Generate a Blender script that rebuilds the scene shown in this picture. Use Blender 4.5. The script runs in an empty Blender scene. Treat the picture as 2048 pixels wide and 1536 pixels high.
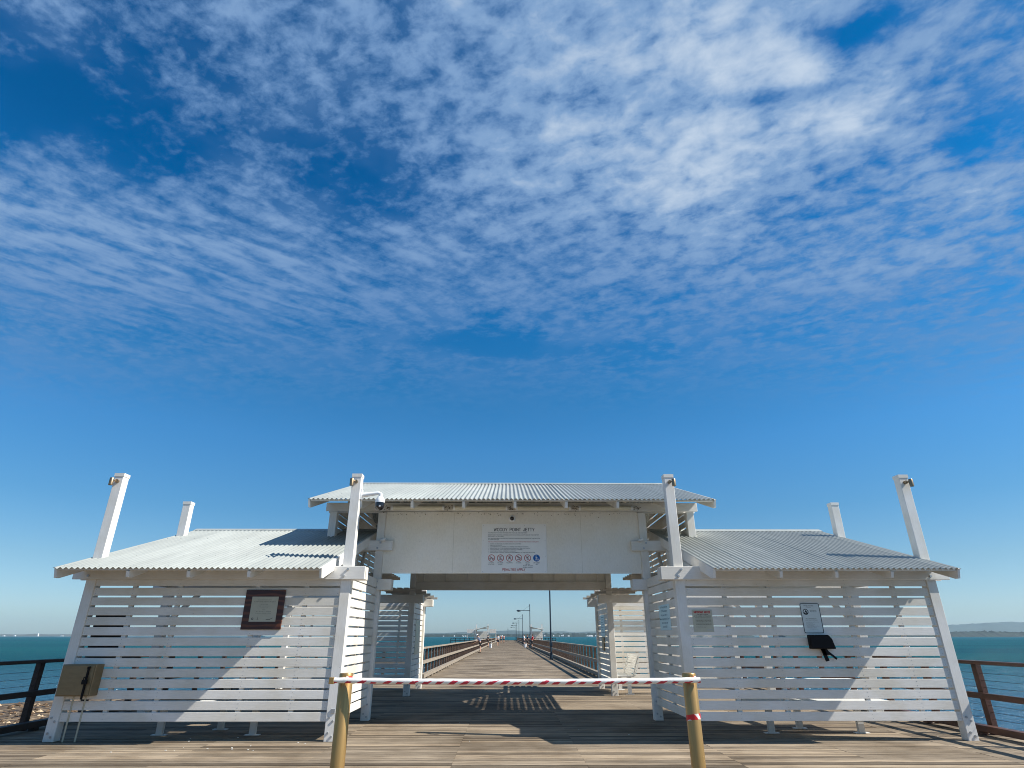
import bpy, bmesh, math, random
from mathutils import Vector, Matrix
random.seed(7)
S = bpy.context.scene
COL = S.collection

# ---------------------------------------------------------------- camera
cam = bpy.data.cameras.new("camera"); camo = bpy.data.objects.new("camera", cam); COL.objects.link(camo)
cam.sensor_width = 36.0; cam.lens = 36.0*1167.74/2048.0; cam.clip_start = 0.05; cam.clip_end = 60000
camo.location = (-0.0965, 0, 1.5)
camo.rotation_euler = (math.radians(90+23.3585), 0, math.radians(-0.4208))
S.camera = camo
S.render.resolution_x = 1024; S.render.resolution_y = 768
S.view_settings.view_transform = 'Standard'; S.view_settings.look = 'None'
S.view_settings.gamma = 1; S.view_settings.use_curve_mapping = False
S.view_settings.exposure = 0.6
try: S.cycles.filter_width = 1.0
except Exception: pass

# ---------------------------------------------------------------- sun
SX, SY, SZ = 1.043, -0.215, 1.0
SUNV = Vector((SX, SY, SZ)).normalized()
sl = bpy.data.lights.new("sun", 'SUN'); so = bpy.data.objects.new("sun", sl); COL.objects.link(so)
sl.energy = 5.0; sl.angle = math.radians(0.5); sl.color = (1.0, 0.95, 0.87)
so.rotation_euler = SUNV.to_track_quat('Z', 'Y').to_euler()
so.location = (30, -10, 30)

# ---------------------------------------------------------------- world (sky + altocumulus layer)
W = bpy.data.worlds.new("World"); S.world = W; W.use_nodes = True
nt = W.node_tree; N = nt.nodes; L = nt.links
for n in list(N): N.remove(n)
def wn(t, **k):
    n = N.new(t)
    for a, b in k.items(): setattr(n, a, b)
    return n
def setin(n, i, v):
    if hasattr(v, 'is_linked') or isinstance(v, bpy.types.NodeSocket): n.id_data.links.new(v, n.inputs[i])
    else: n.inputs[i].default_value = v
def wm(op, a, b=None, c=None, clamp=False):
    n = wn('ShaderNodeMath', operation=op); n.use_clamp = clamp
    setin(n, 0, a)
    if b is not None: setin(n, 1, b)
    if c is not None: setin(n, 2, c)
    return n.outputs[0]
def wv(op, a, b=None):
    n = wn('ShaderNodeVectorMath', operation=op); setin(n, 0, a)
    if b is not None: setin(n, 1, b)
    return n.outputs['Value'] if op in ('DOT_PRODUCT', 'LENGTH') else n.outputs[0]
def wramp(fac, stops, interp='LINEAR'):
    n = wn('ShaderNodeValToRGB'); setin(n, 0, fac); r = n.color_ramp; r.interpolation = interp
    while len(r.elements) < len(stops): r.elements.new(0.5)
    for e, (p, c) in zip(r.elements, stops): e.position = p; e.color = (*c, 1)
    return n.outputs[0]
def wnoise(vec, scale, detail=5, rough=.55, dist=0.0, lac=2.0):
    n = wn('ShaderNodeTexNoise'); setin(n, 'Vector', vec)
    n.inputs['Scale'].default_value = scale; n.inputs['Detail'].default_value = detail
    n.inputs['Roughness'].default_value = rough; n.inputs['Distortion'].default_value = dist
    n.inputs['Lacunarity'].default_value = lac
    return n.outputs['Fac']
def wsmooth(v, a, b):
    n = wn('ShaderNodeMapRange', interpolation_type='SMOOTHSTEP'); setin(n, 0, v)
    n.inputs[1].default_value = a; n.inputs[2].default_value = b
    return n.outputs[0]
tc = wn('ShaderNodeTexCoord'); dirv = tc.outputs['Generated']
sep = wn('ShaderNodeSeparateXYZ'); L.new(dirv, sep.inputs[0])
zz = wm('MAXIMUM', sep.outputs[2], 0.04)
px = wm('DIVIDE', sep.outputs[0], zz); py = wm('DIVIDE', sep.outputs[1], zz)
comb = wn('ShaderNodeCombineXYZ'); L.new(px, comb.inputs[0]); L.new(py, comb.inputs[1])
P = comb.outputs[0]
sky = wn('ShaderNodeTexSky', sky_type='NISHITA', sun_disc=False)
sky.sun_elevation = math.asin(SUNV.z); sky.sun_rotation = math.atan2(SX, SY)
sky.air_density = 1.0; sky.dust_density = 0.5; sky.ozone_density = 2.5; sky.altitude = 0
tint = wramp(zz, [(0.03, (.92, 1.17, 1.48)), (.10, (.73, 1.04, 1.24)), (.18, (.50, 1.0, 1.28)), (.29, (.38, 1.08, 1.5)), (.37, (.23, 1.03, 1.47)), (.5, (.05, .98, 1.55)), (.62, (.0, .80, 1.38)), (.8, (0, .75, 1.3))])
mul = wn('ShaderNodeMix', data_type='RGBA', blend_type='MULTIPLY'); mul.inputs[0].default_value = 1
L.new(sky.outputs[0], mul.inputs[6]); L.new(tint, mul.inputs[7])
base = mul.outputs[2]
# where the layer is thick or torn open: broad blobs in the plane of the cloud sheet
warpn = wn('ShaderNodeTexNoise'); L.new(P, warpn.inputs['Vector']); warpn.inputs['Scale'].default_value = 2.2; warpn.inputs['Detail'].default_value = 3
wo = wv('SUBTRACT', warpn.outputs['Color'], (0.5, 0.5, 0.5))
wo = wv('MULTIPLY', wo, (0.32, 0.32, 0))
PW = wv('ADD', P, wo)
def blob(cx, cy, rx, ry, amp, rot=0):
    d = wv('SUBTRACT', PW, (cx, cy, 0))
    if rot:
        r = wn('ShaderNodeVectorRotate', rotation_type='Z_AXIS'); L.new(d, r.inputs[0]); r.inputs['Angle'].default_value = math.radians(-rot); d = r.outputs[0]
    d = wv('MULTIPLY', d, (1/rx, 1/ry, 0))
    q = wv('DOT_PRODUCT', d, d)
    e = wm('EXPONENT', wm('MULTIPLY', q, -1.0))
    return wm('MULTIPLY', e, amp)
tot = None
BLOBS = [(-1.02, .87, .24, .12, -.31, -14), (-.74, 1.02, .20, .08, -.11, -14), (-.37, 1.10, .13, .19, -.14, 0), (-1.02, .66, .16, .06, -.10, 0),
         (.32, .96, .40, .34, .16, 0), (.78, .92, .42, .09, .13, 28), (.10, .72, .3, .12, .06, 0),
         (.60, .70, .07, .045, -.30, 0), (.98, .96, .14, .08, -.17, 0), (.57, .86, .12, .03, -.12, 0), (.25, .86, .3, .04, -.05, 0),
         (0, -1.3, 2.2, 1.1, .05, 0), (-1.25, 1.32, .5, .28, .07, 0), (-.1, 1.90, .28, .10, -.14, 0), (.22, 2.0, .3, .08, -.12, 0), (.9, 1.35, .6, .35, .06, 0), (-.4, .62, .3, .1, .03, 0), (-.6, 1.6, .9, .25, .05, 0)]  # first on this line: unseen cloud behind the camera, added as fill light
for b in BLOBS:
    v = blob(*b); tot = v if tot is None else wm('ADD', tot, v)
# cells: ripples on the left, flatter sheets on the right
rot = wn('ShaderNodeVectorRotate', rotation_type='Z_AXIS'); L.new(P, rot.inputs[0]); rot.inputs['Angle'].default_value = math.radians(24)
Pr = wv('MULTIPLY', rot.outputs[0], (0.92, 1.12, 1))
rot2 = wn('ShaderNodeVectorRotate', rotation_type='Z_AXIS'); L.new(P, rot2.inputs[0]); rot2.inputs['Angle'].default_value = math.radians(-38)
Pr2 = wv('MULTIPLY', rot2.outputs[0], (0.5, 1.35, 1))
rm = wm('MULTIPLY', blob(-.95, 1.55, .9, .42, 1.0, 0), 1.15, clamp=True)
mixn = wn('ShaderNodeMix', data_type='FLOAT'); L.new(rm, mixn.inputs[0]); L.new(wnoise(Pr, 13.5, 8, .58, .2), mixn.inputs[2]); L.new(wnoise(Pr2, 13.0, 7, .5, .35), mixn.inputs[3])
n1 = mixn.outputs[0]
n2 = wnoise(Pr, 34.0, 6, .65, .2)
n0 = wnoise(P, 3.0, 4, .55, .3)
cells = wm('ADD', wm('MULTIPLY', n1, .60), wm('ADD', wm('MULTIPLY', n2, .25), wm('MULTIPLY', n0, .32)))
dens = wm('ADD', wm('SUBTRACT', cells, .02), tot)
alpha = wsmooth(dens, .44, .70)
lowd0 = wsmooth(py, 1.1, 2.0)
veil = wm('MULTIPLY', wsmooth(wm('ADD', n0, tot), .34, .75), wm('ADD', wm('MULTIPLY', lowd0, .24), .40))
alpha = wm('MAXIMUM', wm('MULTIPLY', alpha, wm('SUBTRACT', 1.0, wm('MULTIPLY', lowd0, .22))), veil)
fm = wn('ShaderNodeMapRange', interpolation_type='SMOOTHSTEP'); setin(fm, 0, wm('ADD', py, wm('MULTIPLY', n0, .5)))
fm.inputs[1].default_value = 1.75; fm.inputs[2].default_value = 3.0; fm.inputs[3].default_value = 1; fm.inputs[4].default_value = 0
fm2 = wn('ShaderNodeMapRange', interpolation_type='SMOOTHSTEP'); setin(fm2, 0, py)
fm2.inputs[1].default_value = 2.2; fm2.inputs[2].default_value = 3.2; fm2.inputs[3].default_value = .12; fm2.inputs[4].default_value = 0
fade2 = wm('MINIMUM', wm('ADD', wm('MULTIPLY', fm.outputs[0], .86), fm2.outputs[0]), .95)
alpha = wm('MULTIPLY', alpha, fade2)
lowdim = wsmooth(py, 1.15, 2.1)
bright = wsmooth(wm('SUBTRACT', wm('ADD', wm('MULTIPLY', n1, .35), wm('ADD', wm('MULTIPLY', n0, .30), tot)), wm('MULTIPLY', lowdim, .14)), .29, .62)
ccol = wramp(bright, [(0, (1.7, 3.3, 6.2)), (.45, (2.7, 4.4, 7.1)), (1, (6.6, 7.8, 9.3))])
mixc = wn('ShaderNodeMix', data_type='RGBA'); L.new(alpha, mixc.inputs[0]); L.new(base, mixc.inputs[6]); L.new(ccol, mixc.inputs[7])
bg = wn('ShaderNodeBackground'); L.new(mixc.outputs[2], bg.inputs[0]); bg.inputs[1].default_value = 0.059
wout = wn('ShaderNodeOutputWorld'); L.new(bg.outputs[0], wout.inputs[0])

# ---------------------------------------------------------------- helpers
def tag(o, label=None, cat=None, group=None, kind=None):
    if label: o['label'] = label
    if cat: o['category'] = cat
    if group: o['group'] = group
    if kind: o['kind'] = kind
    return o
def thing(name, label, cat, loc=(0, 0, 0), rz=0, group=None):
    o = bpy.data.objects.new(name, None); COL.objects.link(o); o.location = loc; o.rotation_euler = (0, 0, rz)
    return tag(o, label, cat, group)
def copy_tree(o, parent=None):
    c = o.copy(); COL.objects.link(c); c.parent = parent
    for ch in list(o.children): copy_tree(ch, c)
    return c
class MB:
    def __init__(s): s.v = []; s.f = []; s.sm = False
    def add(s, vs, fs):
        n = len(s.v); s.v += [tuple(v) for v in vs]; s.f += [tuple(i+n for i in f) for f in fs]; return s
    def box(s, x0, x1, y0, y1, z0, z1):
        vs = [(x0,y0,z0),(x1,y0,z0),(x1,y1,z0),(x0,y1,z0),(x0,y0,z1),(x1,y0,z1),(x1,y1,z1),(x0,y1,z1)]
        return s.add(vs, [(0,3,2,1),(4,5,6,7),(0,1,5,4),(1,2,6,5),(2,3,7,6),(3,0,4,7)])
    def bar(s, p0, p1, w, h, up=(0, 0, 1)):
        p0 = Vector(p0); p1 = Vector(p1); d = (p1-p0).normalized(); u = Vector(up)
        r = d.cross(u)
        if r.length < 1e-4: r = d.cross(Vector((0, 1, 0)))
        r.normalize(); u = r.cross(d).normalized()
        vs = [p+r*a*w/2+u*b*h/2 for p in (p0, p1) for a, b in ((-1,-1),(1,-1),(1,1),(-1,1))]
        return s.add(vs, [(0,3,2,1),(4,5,6,7),(0,1,5,4),(1,2,6,5),(2,3,7,6),(3,0,4,7)])
    def tube(s, p0, p1, r0, r1=None, n=12, caps=True):
        r1 = r0 if r1 is None else r1
        p0 = Vector(p0); p1 = Vector(p1); d = (p1-p0).normalized()
        a = d.orthogonal().normalized(); b = d.cross(a)
        vs = []
        for p, r in ((p0, r0), (p1, r1)):
            for i in range(n):
                t = 2*math.pi*i/n; vs.append(p+(a*math.cos(t)+b*math.sin(t))*r)
        fs = [(i, (i+1) % n, n+(i+1) % n, n+i) for i in range(n)]
        if caps: fs += [tuple(range(n-1, -1, -1)), tuple(range(n, 2*n))]
        return s.add(vs, fs)
    def lathe(s, prof, c, n=20, axis=(0, 0, 1)):
        c = Vector(c); q = Vector((0, 0, 1)).rotation_difference(Vector(axis)); vs = []; fs = []
        for r, z in prof:
            for i in range(n):
                t = 2*math.pi*i/n; vs.append(c+q @ Vector((r*math.cos(t), r*math.sin(t), z)))
        for k in range(len(prof)-1):
            for i in range(n):
                j = (i+1) % n; fs.append((k*n+i, k*n+j, (k+1)*n+j, (k+1)*n+i))
        fs += [tuple(range(n-1, -1, -1)), tuple(range((len(prof)-1)*n, len(prof)*n))]
        return s.add(vs, fs)
    def prism(s, pts, d):          # closed polygon (3d points) pushed along d
        n = len(pts); d = Vector(d); vs = [Vector(p) for p in pts]+[Vector(p)+d for p in pts]
        fs = [tuple(range(n-1, -1, -1)), tuple(range(n, 2*n))]+[(i, (i+1) % n, n+(i+1) % n, n+i) for i in range(n)]
        return s.add(vs, fs)
    def build(s, name, mat, parent=None, smooth=False, bevel=0):
        me = bpy.data.meshes.new(name); me.from_pydata(s.v, [], s.f)
        bm = bmesh.new(); bm.from_mesh(me); bmesh.ops.recalc_face_normals(bm, faces=bm.faces); bm.to_mesh(me); bm.free()
        me.materials.append(mat)
        if smooth:
            me.polygons.foreach_set('use_smooth', [True]*len(me.polygons))
            try: me.set_sharp_from_angle(angle=math.radians(40))
            except Exception: pass
        o = bpy.data.objects.new(name, me); COL.objects.link(o); o.parent = parent
        if bevel:
            m = o.modifiers.new('bevel', 'BEVEL'); m.width = bevel; m.segments = 1; m.limit_method = 'ANGLE'
        return o

# ---------------------------------------------------------------- materials
def mat(name, col=(.5,.5,.5), rough=.6, metal=0.0, var=.0, vscale=8, bump=0, bscale=40, stretch=(1,1,1), emis=None, spec=.5):
    m = bpy.data.materials.new(name); m.use_nodes = True; t = m.node_tree; n = t.nodes; l = t.links
    b = n['Principled BSDF']; b.inputs['Roughness'].default_value = rough; b.inputs['Metallic'].default_value = metal
    b.inputs['Specular IOR Level'].default_value = spec
    b.inputs['Base Color'].default_value = (*col, 1)
    tcx = n.new('ShaderNodeTexCoord'); mp = n.new('ShaderNodeMapping'); l.new(tcx.outputs['Object'], mp.inputs[0]); mp.inputs['Scale'].default_value = stretch
    if var:
        ns = n.new('ShaderNodeTexNoise'); l.new(mp.outputs[0], ns.inputs[0]); ns.inputs['Scale'].default_value = vscale; ns.inputs['Detail'].default_value = 6; ns.inputs['Roughness'].default_value = .65
        r = n.new('ShaderNodeValToRGB'); l.new(ns.outputs[0], r.inputs[0])
        r.color_ramp.elements[0].position = .3; r.color_ramp.elements[1].position = .7
        r.color_ramp.elements[0].color = (*[c*(1-var) for c in col], 1); r.color_ramp.elements[1].color = (*[min(1, c*(1+var)) for c in col], 1)
        l.new(r.outputs[0], b.inputs['Base Color'])
    if bump:
        ns = n.new('ShaderNodeTexNoise'); l.new(mp.outputs[0], ns.inputs[0]); ns.inputs['Scale'].default_value = bscale; ns.inputs['Detail'].default_value = 5
        bp = n.new('ShaderNodeBump'); bp.inputs['Strength'].default_value = bump; bp.inputs['Distance'].default_value = .01
        l.new(ns.outputs[0], bp.inputs['Height']); l.new(bp.outputs[0], b.inputs['Normal'])
    return m
def paint(name, stretch, mould=0.0, tone=(.86,.84,.795)):
    """white exterior paint over timber: faint grain, rain streaks, spots of dirt"""
    m = bpy.data.materials.new(name); m.use_nodes = True; t = m.node_tree; n = t.nodes; l = t.links
    b = n['Principled BSDF']; b.inputs['Roughness'].default_value = .55; b.inputs['Specular IOR Level'].default_value = .3
    tcx = n.new('ShaderNodeTexCoord'); mp = n.new('ShaderNodeMapping'); l.new(tcx.outputs['Object'], mp.inputs[0]); mp.inputs['Scale'].default_value = stretch
    g = n.new('ShaderNodeTexNoise'); l.new(mp.outputs[0], g.inputs[0]); g.inputs['Scale'].default_value = 14; g.inputs['Detail'].default_value = 6; g.inputs['Roughness'].default_value = .7
    r = n.new('ShaderNodeValToRGB'); l.new(g.outputs[0], r.inputs[0])
    r.color_ramp.elements[0].position = .25; r.color_ramp.elements[0].color = (*[c*.86 for c in tone], 1)
    r.color_ramp.elements[1].position = .7; r.color_ramp.elements[1].color = (*tone, 1)
    # broad grime
    g2 = n.new('ShaderNodeTexNoise'); l.new(tcx.outputs['Object'], g2.inputs[0]); g2.inputs['Scale'].default_value = 1.7; g2.inputs['Detail'].default_value = 5
    r2 = n.new('ShaderNodeValToRGB'); l.new(g2.outputs[0], r2.inputs[0]); r2.color_ramp.elements[0].position = .38; r2.color_ramp.elements[0].color = (.9,.875,.82,1) if not mould else (.97,.955,.92,1); r2.color_ramp.elements[1].position = .6; r2.color_ramp.elements[1].color = (1,1,1,1)
    mx = n.new('ShaderNodeMix'); mx.data_type = 'RGBA'; mx.blend_type = 'MULTIPLY'; mx.inputs[0].default_value = 1; l.new(r.outputs[0], mx.inputs[6]); l.new(r2.outputs[0], mx.inputs[7])
    gi = n.new('ShaderNodeNewGeometry'); ri = n.new('ShaderNodeValToRGB'); l.new(gi.outputs['Random Per Island'], ri.inputs[0]); ri.color_ramp.elements[0].color = (.90,.89,.86,1); ri.color_ramp.elements[1].color = (1,1,1,1)
    m0 = n.new('ShaderNodeMix'); m0.data_type = 'RGBA'; m0.blend_type = 'MULTIPLY'; m0.inputs[0].default_value = 1; l.new(mx.outputs[2], m0.inputs[6]); l.new(ri.outputs[0], m0.inputs[7]); mx = m0
    # sparse specks
    g3 = n.new('ShaderNodeTexNoise'); l.new(tcx.outputs['Object'], g3.inputs[0]); g3.inputs['Scale'].default_value = 22; g3.inputs['Detail'].default_value = 4; g3.inputs['Roughness'].default_value = .7
    mr = n.new('ShaderNodeMapRange'); l.new(g3.outputs[0], mr.inputs[0]); mr.inputs[1].default_value = .70-mould*.06; mr.inputs[2].default_value = .75
    mr.inputs[4].default_value = .75
    fac = mr.outputs[0]
    if mould:
        sp = n.new('ShaderNodeSeparateXYZ'); l.new(tcx.outputs['Object'], sp.inputs[0])
        mz = n.new('ShaderNodeMapRange'); l.new(sp.outputs[2], mz.inputs[0]); mz.inputs[1].default_value = 3.6; mz.inputs[2].default_value = 4.05; mz.inputs[3].default_value = .35; mz.inputs[4].default_value = 1
        mm = n.new('ShaderNodeMath'); mm.operation = 'MULTIPLY'; l.new(fac, mm.inputs[0]); l.new(mz.outputs[0], mm.inputs[1]); fac = mm.outputs[0]
    mx2 = n.new('ShaderNodeMix'); mx2.data_type = 'RGBA'; l.new(fac, mx2.inputs[0]); l.new(mx.outputs[2], mx2.inputs[6]); mx2.inputs[7].default_value = (.16,.13,.08,1)
    l.new(mx2.outputs[2], b.inputs['Base Color'])
    bp = n.new('ShaderNodeBump'); bp.inputs['Strength'].default_value = .25; bp.inputs['Distance'].default_value = .004; l.new(g.outputs[0], bp.inputs['Height']); l.new(bp.outputs[0], b.inputs['Normal'])
    return m
M = {}
M['white_v'] = paint('white_paint_upright', (6, 6, .5))
M['white_h'] = paint('white_paint_level', (.5, 6, 6))
M['white_y'] = paint('white_paint_lengthwise', (6, .5, 6))
M['panel'] = paint('white_panel_mouldy', (2, 2, 1), 1.0, (.97,.94,.86))
M['batten'] = mat('grey_batten', (.52,.48,.42), .75, var=.25, vscale=10, stretch=(.5,6,6))
M['steel'] = mat('brushed_steel', (.44,.27,.10), .38, .65, var=.12, vscale=6, stretch=(20,20,.6), bump=.05, bscale=60)
M['brass'] = mat('bronze_lamp', (.32,.23,.14), .4, .9, var=.1)
M['boxmetal'] = mat('weathered_steel_box', (.27,.20,.11), .45, .6, var=.12, vscale=5, stretch=(1,1,3))
M['black'] = mat('black_plastic', (.008,.008,.009), .7, spec=.2)
M['blackglass'] = mat('smoked_dome', (.01,.01,.014), .06, spec=.8)
M['whiteplastic'] = mat('white_plastic', (.82,.83,.82), .3)
M['tubewhite'] = mat('yellowed_diffuser', (.74,.70,.55), .35, var=.08, vscale=14)
M['web'] = mat('cobweb_dirt', (.09,.065,.03), .95, var=.5, vscale=50)
M['rail_dark'] = mat('stained_dark_timber', (.030,.017,.012), .6, var=.5, vscale=9, stretch=(1,.4,1), bump=.2)
M['rail_brown'] = mat('oiled_brown_timber', (.085,.034,.018), .55, var=.5, vscale=9, stretch=(1,.4,1), bump=.2)
M['rail_grey'] = mat('weathered_rail', (.27,.225,.17), .8, var=.3, vscale=6, stretch=(4,.3,4), bump=.2)
M['railpost'] = mat('weathered_rail_post', (.105,.062,.04), .8, var=.45, vscale=7)
M['cable'] = mat('steel_cable', (.22,.22,.22), .35, .9)
M['lamp_dark'] = mat('dark_lamp_paint', (.012,.028,.045), .45, spec=.5)
M['sign'] = mat('sign_face', (.88,.87,.83), .35, var=.04, vscale=3)
M['signalu'] = mat('aluminium_sign_face', (.62,.66,.64), .38, .15, var=.05)
M['signblue'] = mat('pale_blue_sign_face', (.52,.70,.76), .4)
M['ink'] = mat('black_lettering', (.012,.012,.012), .5)
M['inkgrey'] = mat('grey_lettering', (.10,.10,.09), .5)
M['inkred'] = mat('red_lettering', (.45,.02,.02), .5)
M['inkblue'] = mat('blue_sign_ink', (.0,.11,.40), .45)
M['inkteal'] = mat('teal_lettering', (.03,.16,.25), .5)
M['plate'] = mat('etched_plate', (.50,.47,.36), .45, .3, var=.06, vscale=12)
M['bolt'] = mat('galvanised_bolt', (.45,.46,.46), .45, .7)
M['seat'] = mat('painted_steel_seat', (.74,.74,.71), .45, var=.06)
M['skin'] = mat('skin', (.52,.30,.20), .6)
M['red_tape'] = mat('red_tape', (.62,.012,.02), .4)
M['litter'] = mat('shell_bits', (.75,.72,.65), .8)

# deck boards: grey weathered hardwood, each board its own tone
def deckmat():
    m = bpy.data.materials.new('weathered_deck_boards'); m.use_nodes = True; t = m.node_tree; n = t.nodes; l = t.links; b = n['Principled BSDF']
    tcx = n.new('ShaderNodeTexCoord'); geo = n.new('ShaderNodeNewGeometry')
    off = n.new('ShaderNodeVectorMath'); off.operation = 'MULTIPLY'; cmb = n.new('ShaderNodeCombineXYZ')
    for i in range(3): l.new(geo.outputs['Random Per Island'], cmb.inputs[i])
    l.new(cmb.outputs[0], off.inputs[0]); off.inputs[1].default_value = (37, 11, 5)
    ad = n.new('ShaderNodeVectorMath'); ad.operation = 'ADD'; l.new(tcx.outputs['Object'], ad.inputs[0]); l.new(off.outputs[0], ad.inputs[1])
    mp = n.new('ShaderNodeMapping'); l.new(ad.outputs[0], mp.inputs[0]); mp.inputs['Scale'].default_value = (.35, 9, 9)
    g = n.new('ShaderNodeTexNoise'); l.new(mp.outputs[0], g.inputs[0]); g.inputs['Scale'].default_value = 5; g.inputs['Detail'].default_value = 8; g.inputs['Roughness'].default_value = .7
    r = n.new('ShaderNodeValToRGB'); l.new(g.outputs[0], r.inputs[0]); e = r.color_ramp.elements
    e[0].position = .32; e[0].color = (.05,.038,.028,1); e[1].position = .70; e[1].color = (.40,.335,.255,1)
    x = r.color_ramp.elements.new(.48); x.color = (.27,.222,.165,1)
    rr = n.new('ShaderNodeValToRGB'); l.new(geo.outputs['Random Per Island'], rr.inputs[0]); rr.color_ramp.elements[0].color = (.34,.31,.28,1); rr.color_ramp.elements[1].color = (1.32,1.24,1.14,1); q_ = rr.color_ramp.elements.new(.22); q_.color = (.80,.77,.73,1); q_ = rr.color_ramp.elements.new(.7); q_.color = (1.0,.97,.93,1)
    mx = n.new('ShaderNodeMix'); mx.data_type = 'RGBA'; mx.blend_type = 'MULTIPLY'; mx.inputs[0].default_value = 1; l.new(r.outputs[0], mx.inputs[6]); l.new(rr.outputs[0], mx.inputs[7])
    s = n.new('ShaderNodeTexNoise'); l.new(tcx.outputs['Object'], s.inputs[0]); s.inputs['Scale'].default_value = .55; s.inputs['Detail'].default_value = 6; s.inputs['Roughness'].default_value = .6
    sr = n.new('ShaderNodeValToRGB'); l.new(s.outputs[0], sr.inputs[0]); sr.color_ramp.elements[0].position = .34; sr.color_ramp.elements[0].color = (.55,.52,.48,1); sr.color_ramp.elements[1].position = .56; sr.color_ramp.elements[1].color = (1,1,1,1)
    mx2 = n.new('ShaderNodeMix'); mx2.data_type = 'RGBA'; mx2.blend_type = 'MULTIPLY'; mx2.inputs[0].default_value = 1; l.new(mx.outputs[2], mx2.inputs[6]); l.new(sr.outputs[0], mx2.inputs[7])
    l.new(mx2.outputs[2], b.inputs['Base Color']); b.inputs['Roughness'].default_value = .85; b.inputs['Specular IOR Level'].default_value = .25
    bp = n.new('ShaderNodeBump'); bp.inputs['Strength'].default_value = .5; bp.inputs['Distance'].default_value = .006; l.new(g.outputs[0], bp.inputs['Height']); l.new(bp.outputs[0], b.inputs['Normal'])
    return m
M['deck'] = deckmat()
def roofmat():
    m = mat('off_white_roof_sheet', (.335,.352,.33), .5, 0.0, var=.13, vscale=1.6, stretch=(2.2,.35,1))
    n = m.node_tree.nodes; l = m.node_tree.links; b = n['Principled BSDF']; old = b.inputs['Base Color'].links[0].from_socket
    gi = n.new('ShaderNodeNewGeometry'); ri = n.new('ShaderNodeValToRGB'); l.new(gi.outputs['Random Per Island'], ri.inputs[0]); ri.color_ramp.elements[0].color = (.88,.89,.89,1); ri.color_ramp.elements[1].color = (1.06,1.06,1.05,1)
    m0 = n.new('ShaderNodeMix'); m0.data_type = 'RGBA'; m0.blend_type = 'MULTIPLY'; m0.inputs[0].default_value = 1; l.new(old, m0.inputs[6]); l.new(ri.outputs[0], m0.inputs[7]); l.new(m0.outputs[2], b.inputs['Base Color'])
    return m
M['roof'] = roofmat()
def woodplaque():
    m = bpy.data.materials.new('figured_dark_wood'); m.use_nodes = True; t = m.node_tree; n = t.nodes; l = t.links; b = n['Principled BSDF']
    tcx = n.new('ShaderNodeTexCoord'); mp = n.new('ShaderNodeMapping'); l.new(tcx.outputs['Object'], mp.inputs[0]); mp.inputs['Scale'].default_value = (.7,1,3.5)
    w = n.new('ShaderNodeTexWave'); w.bands_direction = 'Z'; l.new(mp.outputs[0], w.inputs[0]); w.inputs['Scale'].default_value = .9; w.inputs['Distortion'].default_value = 9; w.inputs['Detail'].default_value = 3; w.inputs['Detail Scale'].default_value = 1.3
    r = n.new('ShaderNodeValToRGB'); l.new(w.outputs[0], r.inputs[0]); r.color_ramp.elements[0].color = (.045,.011,.006,1); r.color_ramp.elements[0].position = .45; r.color_ramp.elements[1].color = (.12,.036,.014,1); r.color_ramp.elements[1].position = .95
    l.new(r.outputs[0], b.inputs['Base Color']); b.inputs['Roughness'].default_value = .3
    return m
M['plaque'] = woodplaque()

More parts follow.
